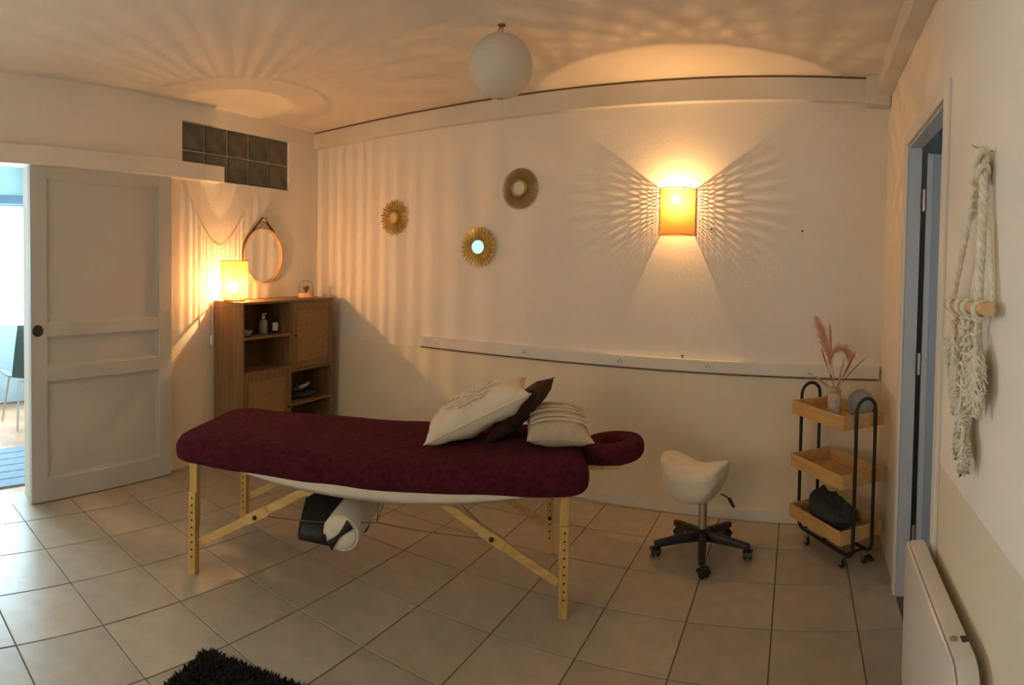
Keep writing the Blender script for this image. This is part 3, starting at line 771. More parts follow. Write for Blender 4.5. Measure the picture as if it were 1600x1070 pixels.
for i, (x, y) in enumerate(((-hw, -0.155), (hw, -0.185), (-hw, 0.155), (hw, 0.155))):
    fk = MB().lathe([(0.006, 0.045), (0.006, 0.07)], 10, c=(x, y, 0)).box(x - 0.013, x - 0.010, y - 0.012, y + 0.012, 0.02, 0.05).box(x + 0.010, x + 0.013, y - 0.012, y + 0.012, 0.02, 0.05).box(x - 0.013, x + 0.013, y - 0.012, y + 0.012, 0.045, 0.05)
    cs = fk.build('castor', M_chrome, tr, smooth=30)
    wl = MB().lathe([(0.0, -0.009), (0.017, -0.009), (0.022, -0.005), (0.022, 0.005), (0.017, 0.009), (0.0, 0.009)], 20, capb=False, capt=False).xf(Matrix.Translation((x, y, 0.022)) @ Matrix.Rotation(PI / 2, 4, 'Y'))
    wl.build('wheel', M_dark, cs)
    if i == 1:
        MB().grid(lambda u_, v_: (x - 0.018 + 0.036 * u_, y - 0.03 - 0.04 * v_, 0.055 - 0.02 * v_ + 0.004 * math.sin(PI * u_)), 5, 4).build('brake_pedal', M_dark, cs)
def CP(x, y, z): return ct0 + Vector((x * math.cos(CA) - y * math.sin(CA), x * math.sin(CA) + y * math.cos(CA), z))

# things on the trolley
vp = CP(0.0, 0.02, 0.736)
va = thing('vase', 'stone textured bottle vase with cord neck on the top tray', 'vase', vp)
MB().lathe([(0.030, 0.0), (0.036, 0.004), (0.038, 0.02), (0.038, 0.10), (0.035, 0.118), (0.027, 0.130), (0.026, 0.150), (0.029, 0.156), (0.025, 0.157), (0.021, 0.13), (0.0, 0.125)], 32, capt=False).build('body', M_ceram, va)
co = MB()
for z in (0.131, 0.1365, 0.142): co.tube([(0.0285 * math.cos(t * PI / 12), 0.0285 * math.sin(t * PI / 12), z + 0.001 * math.sin(t)) for t in range(24)], 0.003, 6, closed=True)
co.build('neck_cord', M_straw, va)
VT = vp + Vector((0, 0, 0.13))
RIGHT = Vector((math.cos(0.06), -math.sin(0.06), 0)); BACK = Vector((0.06, 1, 0)).normalized()
def stem_path(dx, dz, bend=0.0, dep=0.0, n=12):
    return [RIGHT * (dx * (t / n) + bend * (t / n) ** 2) + BACK * (dep * t / n) + Vector((0, 0, dz * (t / n) - 0.0)) for t in range(n + 1)]
def plume(name, label, path, m, t0, wd, cnt, ln, cat='dried flower', droop=0.0, stemr=0.0016, stemm=None, fan=0.9):
    t = thing(name, label, cat, VT, group='dried stems in the vase')
    MB().tube(path, stemr, 6).build('stem', stemm or M_straw, t)
    pl = MB(); rr = random.Random(len(label)); n = len(path) - 1
    for i in range(cnt):
        f = lerp(t0, 1.0, (i + rr.random()) / cnt); k = min(int(f * n), n - 1); p = path[k].lerp(path[k + 1], f * n - k)
        d = (path[k + 1] - path[k]).normalized()
        a = rr.uniform(0, 2 * PI); o1 = d.orthogonal().normalized(); o2 = d.cross(o1)
        out = o1 * math.cos(a) + o2 * math.sin(a)
        env = math.sin(PI * min(1, (f - t0) / (1 - t0) * 0.85 + 0.12)) ** 0.7
        L = ln * env * rr.uniform(0.6, 1.1)
        e1 = p + d * L * 0.55 + out * wd * env * fan * 0.6; e2 = p + d * L + out * wd * env * fan + Vector((0, 0, -droop * L))
        s = d.cross(out).normalized() * 0.0011
        pl.add([p - s, p + s, e1 + s, e1 - s, e2], [(0, 1, 2, 3), (3, 2, 4)])
    pl.build('plume', m, t, smooth=0)
    return t
plume('pampas_stem', 'tall pink feathery pampas plume leaning left in the vase', stem_path(-0.05, 0.40, -0.07, 0.03, 16), M_pink, 0.42, 0.055, 620, 0.10, droop=0.35)
plume('pampas_stem', 'straight slim pink plume rising from the vase', stem_path(-0.05, 0.36, 0.01, 0.0), M_pink, 0.55, 0.014, 200, 0.06)
# arching pink plume
pa = [RIGHT * x + Vector((0, 0, z)) for x, z in ((0, 0), (-0.015, 0.06), (-0.03, 0.12), (-0.035, 0.17), (-0.025, 0.21), (0.0, 0.235), (0.03, 0.24), (0.055, 0.225), (0.07, 0.20))]
plume('pampas_stem', 'pink plume arching over to the right above the vase', pa, M_pink, 0.30, 0.042, 650, 0.07, droop=0.5)
def spear(name, label, dx, dz, m, t0, wd, bend=0.0, dep=0.0):
    pth = stem_path(dx, dz, bend, dep, 14)
    t = thing(name, label, 'dried flower', VT, group='dried stems in the vase')
    MB().tube(pth, 0.0018, 6).build('stem', M_straw, t)
    n = 14; i0 = int(t0 * n); sub = pth[i0:]
    rs = [0.0015 + wd * math.sin(PI * (i + 0.3) / (len(sub))) ** 0.8 if i < len(sub) - 1 else 0.0008 for i in range(len(sub))]
    MB().tube(sub, rs, 8, flat=0.5).build('seed_head', m, t)
spear('grass_spear', 'dark brown dried spear standing left of the pink arch', -0.085, 0.245, M_brown, 0.50, 0.0065)
spear('grass_spear', 'thick brown dried spear leaning right of the pink arch', 0.105, 0.225, M_brown, 0.42, 0.0105, 0.0, 0.02)
spear('grass_spear', 'thin brown blade bending furthest right from the vase', 0.115, 0.20, M_brown, 0.25, 0.004, 0.05)
spear('grass_spear', 'straw coloured spear in the middle of the vase', 0.045, 0.19, M_straw, 0.3, 0.007)
spear('bunny_tail', 'short straw tuft low at the left of the vase', -0.09, 0.085, M_straw, 0.4, 0.010, -0.02)
spear('bunny_tail', 'tiny grey tip furthest left from the vase', -0.135, 0.105, M_brown, 0.8, 0.003, -0.02)
spear('bunny_tail', 'small brown bud just above the vase rim', -0.03, 0.10, M_brown, 0.6, 0.007)
spear('bunny_tail', 'pale straw tuft just right of the vase rim', 0.03, 0.10, M_straw, 0.3, 0.009)

dm = thing('table_mirror', 'small round grey mirror on the top tray beside the vase', 'mirror', CP(0.092, -0.085, 0.737))
q = Matrix.Translation((0, 0, 0.078)) @ Matrix.Rotation(math.radians(62), 4, 'Z') @ Matrix.Rotation(math.radians(-80), 4, 'Y')
MB().lathe([(0.0, -0.006), (0.066, -0.006), (0.072, 0.0), (0.066, 0.005), (0.0, 0.005)], 40, capb=False, capt=False).xf(q).build('disc', M_greydisc, dm)
MB().tube([q @ Vector((0.073 * math.cos(t * PI / 20), 0.073 * math.sin(t * PI / 20), 0)) for t in range(40)], 0.0065, 8, closed=True).build('rim', M_grey, dm)
MB().lathe([(0.028, 0.0), (0.028, 0.006), (0.010, 0.010)], 24).build('foot', M_grey, dm)
pp = MB().grid(lambda a, b: (lerp(-0.035, 0.035, a), lerp(-0.05, 0.05, b), 0.004 + 0.022 * abs(noise.noise((a * 3, b * 3, 2))) + 0.012 * math.sin(a * 4)), 12, 14)
po = pp.build('paper_tissue', M_paper, loc=CP(-0.045, -0.155, 0.443), rotz=CA + 0.3, smooth=60)
md = po.modifiers.new('t', 'SOLIDIFY'); md.thickness = 0.0015; md.offset = 1
tag(po, 'crumpled white tissue in the front corner of the middle tray', 'tissue')
def lump(a, b):
    A = 2 * PI * a; T = PI * b
    x = 0.098 * math.cos(A) * math.sin(T) ** 0.6 if b not in (0, 1) else 0.0
    y = 0.165 * math.sin(A) * math.sin(T) ** 0.6 if b not in (0, 1) else 0.0
    k = -math.cos(T); hgt = 0.135 if k > 0 else 0.0
    z = 0.002 + 0.062 + math.copysign(abs(k) ** 0.7, k) * 0.06
    z *= 1 + (0.35 * (y / 0.165)) * (1 if k > 0 else 0)
    z += (0.030 * noise.noise((x * 16, y * 16, 3)) + 0.016 * noise.noise((x * 38, y * 38, 9))) * (1 if k > 0 else 0)
    return (x, y, max(0.001, z))
lo = MB().grid(lump, 40, 24, closeu=True).build('cloth_pouch', M_cloth, loc=CP(0.0, 0.02, 0.162), rotz=CA, smooth=180)
tag(lo, 'dark grey cloth pouch filling the bottom tray of the trolley', 'pouch')

# ------------------------------------------------------------------ cabinet in the left corner (left wall frame)
C0, C1, CD0, CD1, CH = 3.012, 4.066, 0.022, 0.335, 1.222
cb = thing('cabinet', 'brown wooden cabinet with cane doors and open shelves in the corner', 'cabinet', OL, AL)
pt = 0.018; CM = 3.538
MB().box(CD0 - 0.002, CD1 + 0.006, C0 - 0.004, C1 + 0.004, CH - pt, CH).build('top', M_oak, cb, bevel=0.002, smooth=0)
for a in (C0, C1 - pt): MB().box(CD0, CD1, a, a + pt, 0.0, CH - pt).build('side_panel', M_oak, cb, bevel=0.0015, smooth=0, seg=1)
MB().box(CD0 + 0.006, CD1 - 0.002, CM - 0.009, CM + 0.009, 0.06, CH - pt).build('divider', M_oak, cb, smooth=0)
MB().box(CD0, CD0 + 0.006, C0 + pt, C1 - pt, 0.06, CH - pt).build('back_panel', M_oakshade, cb, smooth=0)
MB().box(CD0, CD1 - 0.02, C0 + pt, C1 - pt, 0.0, 0.06).build('plinth', M_oak, cb, smooth=0)
for (a, b, z) in ((C0 + pt, CM - 0.009, 0.962), (C0 + pt, CM - 0.009, 0.705), (CM + 0.009, C1 - pt, 0.668), (CM + 0.009, C1 - pt, 0.398), (C0 + pt, C1 - pt, 0.078)):
    MB().box(CD0 + 0.006, CD1 - 0.004, a, b, z - pt, z).build('shelf', M_oak, cb, smooth=0)
def cane_door(a, b, z0, z1, kx):
    fx0, fx1 = CD1 - 0.016, CD1 + 0.002; fr_ = 0.058
    d = MB().box(fx0, fx1, a, a + fr_, z0, z1).box(fx0, fx1, b - fr_, b, z0, z1).box(fx0, fx1, a + fr_, b - fr_, z0, z0 + fr_).box(fx0, fx1, a + fr_, b - fr_, z1 - fr_, z1)
    do = d.build('door', M_oak, cb, bevel=0.0015, smooth=0, seg=1)
    MB().box(fx0, fx0 + 0.003, a + fr_, b - fr_, z0 + fr_, z1 - fr_).build('door_backing', M_hole, do, smooth=0)
    c = MB(); ya, yb, za, zb = a + fr_, b - fr_, z0 + fr_, z1 - fr_
    ny = int((yb - ya) / 0.0163); nz = int((zb - za) / 0.0163)
    for i in range(ny + 1):
        y = lerp(ya + 0.004, yb - 0.004, i / ny); c.box(fx0 + 0.006, fx0 + 0.0085, y - 0.0034, y + 0.0034, za, zb)
    for i in range(nz + 1):
        z = lerp(za + 0.004, zb - 0.004, i / nz); c.box(fx0 + 0.008, fx0 + 0.0105, ya, yb, z - 0.0034, z + 0.0034)
    c.build('cane_panel', M_cane, do, smooth=0)['kind'] = 'stuff'
    kb = MB().lathe([(0.004, 0.0), (0.004, 0.008), (0.010, 0.012), (0.010, 0.018), (0.0, 0.020)], 16, capt=False).xf(Matrix.Translation((fx1, kx, (z0 + z1) / 2 + 0.005)) @ Matrix.Rotation(PI / 2, 4, 'Y'))
    kb.build('knob', M_dark, do)
cane_door(CM + 0.011, C1 - 0.003, 0.672, CH - pt - 0.003, CM + 0.038)
cane_door(C0 + 0.003, CM - 0.011, 0.082, 0.690, CM - 0.038)

# on the shelves
def LW(off, s, z): return PL(off, s, z)
bo = MB().lathe([(0.018, 0.0), (0.03, 0.004), (0.048, 0.022), (0.056, 0.040), (0.053, 0.040), (0.044, 0.024), (0.02, 0.010), (0.0, 0.009)], 28, capt=False).build('bowl', M_ceram, loc=LW(0.23, 3.14, 0.962))
tag(bo, 'small stone bowl at the left of the upper cabinet shelf', 'bowl')
b1 = thing('bottle', 'pale pump bottle on the upper cabinet shelf', 'bottle', LW(0.20, 3.36, 0.962))
MB().lathe([(0.030, 0.0), (0.033, 0.004), (0.033, 0.085), (0.026, 0.105), (0.012, 0.112), (0.012, 0.118)], 24).build('body', M_bottle, b1)
MB().lathe([(0.015, 0.118), (0.015, 0.134), (0.006, 0.136), (0.006, 0.150)], 18).box(-0.008, 0.030, -0.007, 0.007, 0.148, 0.158).build('pump', M_paper, b1)
b2 = thing('bottle', 'dark bottle with white paper band near the cabinet divider', 'bottle', LW(0.22, 3.475, 0.962))
MB().lathe([(0.021, 0.0), (0.023, 0.003), (0.023, 0.088), (0.016, 0.104), (0.009, 0.112), (0.009, 0.150)], 24).build('body', M_amber, b2)
MB().lathe([(0.0235, 0.016), (0.0235, 0.080)], 24, capb=False, capt=False).build('paper_band', M_paper, b2)
MB().lathe([(0.0105, 0.146), (0.0105, 0.172)], 18).build('cap', M_dark, b2)
b3 = thing('bottle', 'tall dark bottle at the back of the upper cabinet shelf', 'bottle', LW(0.10, 3.17, 0.962))
MB().lathe([(0.028, 0.0), (0.030, 0.003), (0.030, 0.11), (0.018, 0.130), (0.010, 0.138), (0.010, 0.17)], 24).build('body', M_amber, b3)
MB().lathe([(0.0115, 0.165), (0.0115, 0.19)], 18).build('cap', M_dark, b3)
def heap(hx, hy, h, sd):
    def f_(a, b):
        A = 2 * PI * a; T = PI * b; s_ = math.sin(T) ** 0.6 if 0 < b < 1 else 0.0
        x, y = hx * math.cos(A) * s_, hy * math.sin(A) * s_
        z = h * (0.5 - 0.5 * math.cos(T)) ** 0.7
        z += (0.25 * h * noise.noise((x * 18 + sd, y * 18, 3)) + 0.15 * h * noise.noise((x * 45, y * 45 + sd, 9))) * (1 if b > 0.3 else 0)
        return (x, y, max(0.0005, z))
    return MB().grid(f_, 32, 16, closeu=True)
bk = heap(0.10, 0.17, 0.045, 4).build('folded_cloth', M_cloth, loc=LW(0.19, 3.82, 0.398), rotz=AL, smooth=180)
tag(bk, 'black folded cloth on the lower right cabinet shelf', 'cloth')
fo = pillow(0.055, 0.085, 0.022, n=16, seed=5, wr=0.016).build('foil_pouch', M_silver, loc=LW(0.21, 3.80, 0.478), rot=(0.15, math.radians(-38), AL), smooth=20)
tag(fo, 'crinkled silver pouch lying on the black cloth in the cabinet', 'pouch')

# table lamp on the cabinet
lp = thing('table_lamp', 'lit table lamp with amber corded cylinder shade on the cabinet', 'lamp', LW(0.165, 3.085, CH))
MB().lathe([(0.078, 0.0), (0.082, 0.003), (0.082, 0.015), (0.078, 0.018)], 40).build('base', M_bamboorim, lp)
MB().lathe([(0.015, 0.018), (0.015, 0.060), (0.012, 0.062)], 20).build('bulb_holder', M_dark, lp)
sh = MB(); NR = 60
for i in range(NR):
    a = 2 * PI * i / NR; wd = 2 * PI / NR * (0.74 + 0.20 * math.sin(i * 2.7 + 0.4 * math.sin(i)))
    vs = []
    for (r, aa) in ((0.098, a - wd / 2), (0.1005, a - wd / 4), (0.1012, a), (0.1005, a + wd / 4), (0.098, a + wd / 2)):
        vs += [(r * math.cos(aa), r * math.sin(aa), 0.022), (r * math.cos(aa), r * math.sin(aa), 0.300)]
    sh.add(vs, [(2 * k, 2 * k + 2, 2 * k + 3, 2 * k + 1) for k in range(4)])
so_ = sh.build('shade', M_shade, lp, smooth=180); so_['label'] = 'glowing amber shade of upright cords'
for z in (0.022, 0.300): MB().tube([(0.099 * math.cos(t * PI / 24), 0.099 * math.sin(t * PI / 24), z) for t in range(48)], 0.003, 6, closed=True).build('shade_ring', M_bamboorim, lp)
for i in range(3): MB().tube([(0.078 * math.cos(i * 2.094), 0.078 * math.sin(i * 2.094), 0.015), (0.099 * math.cos(i * 2.094), 0.099 * math.sin(i * 2.094), 0.024)], 0.0025, 6).build('shade_support', M_bamboorim, lp)
ta_ = MB().lathe([(0.060, 0.3000), (0.099, 0.3000)], 48, capb=False, capt=False).build('shade_top', M_shadetop, lp, smooth=30)
bb = MB().lathe([(0.010, 0.060), (0.014, 0.070), (0.026, 0.098), (0.028, 0.112), (0.024, 0.128), (0.012, 0.138), (0.0, 0.140)], 24, capb=False, capt=False).build('bulb', M_bulb2, lp, smooth=180)
MB().lathe([(0.0, 0.105), (0.0026, 0.1065), (0.003, 0.109), (0.0026, 0.1115), (0.0, 0.113)], 10, capb=False, capt=False).build('filament', M_fil2, bb, smooth=180)
# cord of the lamp with its switch at the cabinet side
cdp = [LW(0.09, 3.07, CH + 0.006), LW(0.045, 3.035, CH + 0.006), LW(0.030, 3.000, CH + 0.003), LW(0.024, 2.996, 1.17), LW(0.022, 2.998, 1.05), LW(0.022, 3.000, 0.94)]
cd = thing('lamp_cord', 'lamp cord with white inline switch hanging at the cabinet side', 'cord')
MB().tube(cdp, 0.003, 6).build('cord', M_plug, cd)
MB().box(-0.011, 0.011, -0.013, 0.013, -0.034, 0.034).xf(Matrix.Translation(LW(0.026, 2.990, 0.925)) @ Matrix.Rotation(AL, 4, 'Z')).build('switch', M_plug, cd, bevel=0.005)

# round mirror on a leather strap
MS, MZ, MR = 3.538, 1.568, 0.222
mi = thing('round_mirror', 'round mirror hanging from a brown leather strap above the cabinet', 'mirror', PL(0, 0), AL)
def ringpts(r, x, n=64): return [(x, MS + r * math.cos(2 * PI * t / n), MZ + r * math.sin(2 * PI * t / n)) for t in range(n)]
def annulus(r0, r1, x0, x1, n=64):
    vs = []; fs = []
    for t in range(n):
        c_, s_ = math.cos(2 * PI * t / n), math.sin(2 * PI * t / n)
        for (r, x) in ((r0, x0), (r1, x0), (r1, x1), (r0, x1)): vs.append((x, MS + r * c_, MZ + r * s_))
    for t in range(n):
        a = t * 4; b = ((t + 1) % n) * 4
        for k in range(4): fs.append((a + k, a + (k + 1) % 4, b + (k + 1) % 4, b + k))
    return MB().add(vs, fs)
annulus(MR - 0.006, MR + 0.004, 0.004, 0.034).build('rim', M_blond, mi, smooth=40)
gl = MB().lathe([(0.0, 0.0), (MR - 0.005, 0.0), (MR - 0.005, 0.004), (0.0, 0.004)], 64, capb=False, capt=False).xf(Matrix.Translation((0.012, MS, MZ)) @ Matrix.Rotation(PI / 2, 4, 'Y'))
gl.build('glass', M_mirror, mi, smooth=30)
PZ = 1.862
ang = math.acos((MR + 0.005) / (PZ - MZ))
strap = []
st0 = PI / 2 - ang
pts = [(MS + (MR + 0.006) * math.cos(t), MZ + (MR + 0.006) * math.sin(t)) for t in [lerp(-0.35, st0, i / 14) for i in range(15)]]
pts += [(lerp(pts[-1][0], MS + 0.016, i / 6), lerp(pts[-1][1], PZ + 0.006, i / 6)) for i in range(1, 7)]
right_ = pts; left_ = [(2 * MS - y, z) for (y, z) in reversed(pts)]
allp = right_ + [(MS, PZ + 0.018)] + left_
vs = []; fs = []
for (y, z) in allp:
    vs += [(0.006, y, z), (0.031, y, z)]
for i in range(len(allp) - 1): fs.append((2 * i, 2 * i + 1, 2 * i + 3, 2 * i + 2))
s_ = MB().add(vs, fs).build('strap', M_leather, mi, smooth=60); md = s_.modifiers.new('t', 'SOLIDIFY'); md.thickness = 0.003
MB().lathe([(0.011, 0.0), (0.011, 0.038), (0.020, 0.040), (0.022, 0.046), (0.018, 0.052), (0.0, 0.053)], 20, capt=False).xf(Matrix.Translation((0.0, MS, PZ)) @ Matrix.Rotation(PI / 2, 4, 'Y')).build('peg', M_blond, mi)

# glass dome with dried plant
dmp = thing('glass_dome', 'little glass dome over a dried plant on wooden base on the cabinet', 'ornament', LW(0.17, 3.905, CH))
MB().lathe([(0.068, 0.0), (0.071, 0.003), (0.071, 0.034), (0.067, 0.038)], 36).build('base', M_blond, dmp)
MB().lathe([(0.060, 0.036), (0.060, 0.085), (0.054, 0.110), (0.038, 0.130), (0.018, 0.139), (0.0, 0.141)], 32, capb=False, capt=False).build('dome', M_clear, dmp, smooth=180)
pl_ = MB(); rr = random.Random(5)
for i in range(26):
    a = rr.uniform(0, 2 * PI); t_ = rr.uniform(0.1, 0.9); L = rr.uniform(0.045, 0.075)
    d = Vector((math.cos(a) * t_ * 0.7, math.sin(a) * t_ * 0.7, 1)).normalized()
    pl_.tube([Vector((0, 0, 0.036)), Vector((0, 0, 0.042)) + d * L * 0.55, Vector((0, 0, 0.042)) + d * L + Vector((0, 0, -0.01 * t_))], [0.002, 0.006, 0.0008], 6)
pl_.build('dried_plant', M_cactus, dmp)

# ------------------------------------------------------------------ sunburst mirrors on the back wall
def sunburst(label, x, z, r, kind, m, tilt=0.0, tiltx=0.0):
    t = thing('sunburst_mirror', label, 'mirror', (x, D, z), group='sunburst mirrors on the back wall')
    ry = MB()
    def ray_(a, r0, r1, w0, w1, dpt0, dpt1, rnd=False, curl=0.0):
        c_, s_ = math.cos(a), math.sin(a); pts = []
        prof_ = [(r0, w0), (lerp(r0, r1, 0.55), lerp(w0, w1, 0.7)), (lerp(r0, r1, 0.85), w1), (r1, w1 * (0.55 if rnd else 0.25))]
        vs = []
        for (q, wv) in prof_:
            f = (q - r0) / (r1 - r0); y = -lerp(dpt0, dpt1, f) 
            for (sgn, dy) in ((-1, 0.0), (0, -0.0035), (1, 0.0)):
                ww = sgn * wv / 2
                vs.append((q * c_ - ww * s_, y + dy, q * s_ + ww * c_))
        k = len(vs)
        vs += [(v[0], v[1] + 0.003 + (0.0035 if i % 3 == 1 else 0), v[2]) for i, v in enumerate(vs)]
        fs = []
        for i in range(3):
            for j in range(2):
                a0 = i * 3 + j; fs.append((a0, a0 + 1, a0 + 4, a0 + 3)); fs.append((k + a0 + 3, k + a0 + 4, k + a0 + 1, k + a0))
            fs.append((i * 3, i * 3 + 3, k + i * 3 + 3, k + i * 3)); fs.append((i * 3 + 2, k + i * 3 + 2, k + i * 3 + 5, i * 3 + 5))
        fs.append((9, 10, 11, k + 11, k + 10, k + 9))
        ry.add(vs, fs)
    if kind == 1:
        for i in range(32): ray_(2 * PI * i / 32, 0.045, r if i % 2 else r * 0.93, 0.006, 0.015, 0.022, 0.020, True)
        cr, gr = 0.058, 0.038
    elif kind == 2:
        for i in range(26): ray_(2 * PI * i / 26, 0.05, r, 0.008, 0.024, 0.016, 0.030, True)
        for i in range(26): ray_(2 * PI * (i + .5) / 26, 0.05, r * 0.76, 0.006, 0.018, 0.026, 0.042, True)
        cr, gr = 0.054, 0.048
    else:
        for i in range(64): ray_(2 * PI * i / 64, 0.045, r * (1 if i % 2 else 0.985), 0.0024, 0.0075, 0.016, 0.012, True)
        cr, gr = 0.060, 0.044
    ry.build('rays', m, t, smooth=0)
    MB().lathe([(0.0, 0.004), (0.06, 0.004), (0.06, 0.016), (0.0, 0.016)], 32, capb=False, capt=False).xf(Matrix.Rotation(PI / 2, 4, 'X')).build('back_plate', m, t, smooth=30)
    tm = Matrix.Translation((0, -0.03, 0)) @ Matrix.Rotation(tilt, 4, 'Z') @ Matrix.Rotation(tiltx, 4, 'X') @ Matrix.Rotation(PI / 2, 4, 'X')
    MB().lathe([(gr, -0.016), (cr, -0.016), (cr, 0.002), (cr * 0.95, 0.009), (gr * 1.06, 0.009), (gr, 0.003), (gr, -0.016)], 40, capb=False, capt=False).xf(tm).build('rim', m, t, smooth=40)
    MB().lathe([(0.0, 0.0), (gr + 0.001, 0.0), (gr + 0.001, 0.003), (0.0, 0.003)], 40, capb=False, capt=False).xf(tm).build('glass', M_mirror, t, smooth=30)
sunburst('dark gold sunburst mirror nearest the corner', -3.19, 1.875, 0.142, 1, M_gold)
sunburst('pale gold double-petalled sunburst mirror reflecting blue daylight', -2.385, 1.639, 0.142, 2, M_gold2, math.radians(6.5), 0.0)
sunburst('olive gold fine-rayed sunburst mirror hung highest', -2.06, 2.037, 0.143, 3, M_gold3)

# ------------------------------------------------------------------ woven wall sconce
SCX, SCZ0, SCZ1, SCR = -0.955, 1.722, 2.002, 0.110
sc = thing('wall_sconce', 'lit half-round woven bamboo wall sconce on the back wall', 'wall lamp', (SCX, D, 0))
H = SCZ1 - SCZ0; arcL = PI * SCR; sp = 0.0145; wv = 0.0047
wb = MB()
for fam in (1, -1):
    k0 = int((arcL + H) / sp) + 2
    rr_ = SCR - (0.0 if fam > 0 else 0.0012)
    for k in range(-k0, k0):
        a0 = k * sp; seg = []
        for i in range(29):
            z = H * i / 28; s_ = a0 + fam * z
            if 0 <= s_ <= arcL: seg.append((s_, z))
        if len(seg) < 2: continue
        vs = []
        for (s_, z) in seg:
            for dd in (-1, 1):
                ph = (s_ + dd * wv * 0.5 * 0.707) / SCR; zz = z - fam * dd * wv * 0.5 * 0.707
                ph = min(max(ph, 0), PI); zz = min(max(zz, 0), H)
                wvv = 0.0006 * math.sin(s_ / sp * PI * 2)
                vs.append(((rr_ + wvv) * -math.cos(ph), -(rr_ + wvv) * math.sin(ph) - 0.004, SCZ0 + zz))
        wb.add(vs, [(2 * i, 2 * i + 1, 2 * i + 3, 2 * i + 2) for i in range(len(seg) - 1)])
wo = wb.build('woven_shade', M_bamboo, sc, smooth=0); wo['label'] = 'glowing criss-cross bamboo weave'
rm = MB()
for z in (SCZ0, SCZ1): rm.tube([(-SCR * math.cos(t * PI / 24), -SCR * math.sin(t * PI / 24) - 0.004, z) for t in range(25)], 0.0032, 6)
for x in (-SCR, SCR): rm.tube([(x, -0.004, SCZ0), (x, -0.004, SCZ1)], 0.0035, 6)
rm.build('rim', M_bamboorim, sc)
MB().box(-0.106, 0.106, -0.003, 0.0, SCZ0 + 0.002, SCZ1 - 0.002).build('back_panel', M_sconcetint, sc, smooth=0)  # added board whose orange colours and dims the light behind the weave
MB().lathe([(0.034, 0.003), (0.034, 0.010), (0.030, 0.0125)], 24).xf(Matrix.Translation((0, 0, 1.935)) @ Matrix.Rotation(PI / 2, 4, 'X')).build('wall_plate', M_sconcetint, sc)
BM = Matrix.Translation((0.0, -0.012, 1.935)) @ Matrix.Rotation(PI / 2, 4, 'X')
MB().lathe([(0.014, 0.0), (0.014, 0.012), (0.012, 0.014)], 18).xf(BM).build('bulb_holder', M_plug, sc)
b_ = MB().lathe([(0.010, 0.012), (0.013, 0.018), (0.022, 0.034), (0.027, 0.050), (0.024, 0.066), (0.014, 0.075), (0.0, 0.078)], 24, capb=False, capt=False).xf(BM).build('bulb', M_bulb, sc, smooth=180)
MB().lathe([(0.0, 0.047), (0.0022, 0.0482), (0.0026, 0.050), (0.0022, 0.0518), (0.0, 0.053)], 10, capb=False, capt=False).xf(BM).build('filament', M_fil1, b_, smooth=180)

# ------------------------------------------------------------------ paper lantern
LX, LY, LZ = -1.556, 2.535, 2.470
ln = thing('paper_lantern', 'unlit white paper globe lantern hanging from the ceiling', 'ceiling lamp', (LX, LY, LZ))
prof = []
NB = 15
for i in range(NB * 4 + 1):
    t = lerp(0.11, PI - 0.11, i / (NB * 4)); f = (i % 4) / 4
    sc_ = 1 - 0.010 * (1 - 4 * (f - 0.5) ** 2) * -1 - 0.010
    r = 0.154 * math.sin(t) * sc_
    prof.append((r, -0.157 * math.cos(t) * sc_))
MB().lathe(prof, 56, capb=False, capt=False).build('shade', M_lantern, ln, smooth=25)
rb = MB()
for i in range(0, NB + 1):
    t = lerp(0.11, PI - 0.11, i / NB); rb.tube([(0.1525 * math.sin(t) * math.cos(a * PI / 20), 0.1525 * math.sin(t) * math.sin(a * PI / 20), -0.1555 * math.cos(t)) for a in range(40)], 0.0006, 4, closed=True)
rb.build('wire_ribs', M_plug, ln)
MB().tube([(0, 0, 0.10), (0, 0, 0.157), (0.004, 0, 0.175), (0.002, 0, 0.192)], 0.0035, 8).build('cord', M_grey, ln)
hk = MB().lathe([(0.010, 0.190), (0.018, 0.194), (0.020, 0.1999)], 18)
hk.tube([(0.0, 0.0, 0.192), (-0.012, 0, 0.182), (-0.018, 0, 0.170), (-0.012, 0, 0.160), (0, 0, 0.160)], 0.003, 6)
hk.build('ceiling_hook', M_cable, ln)

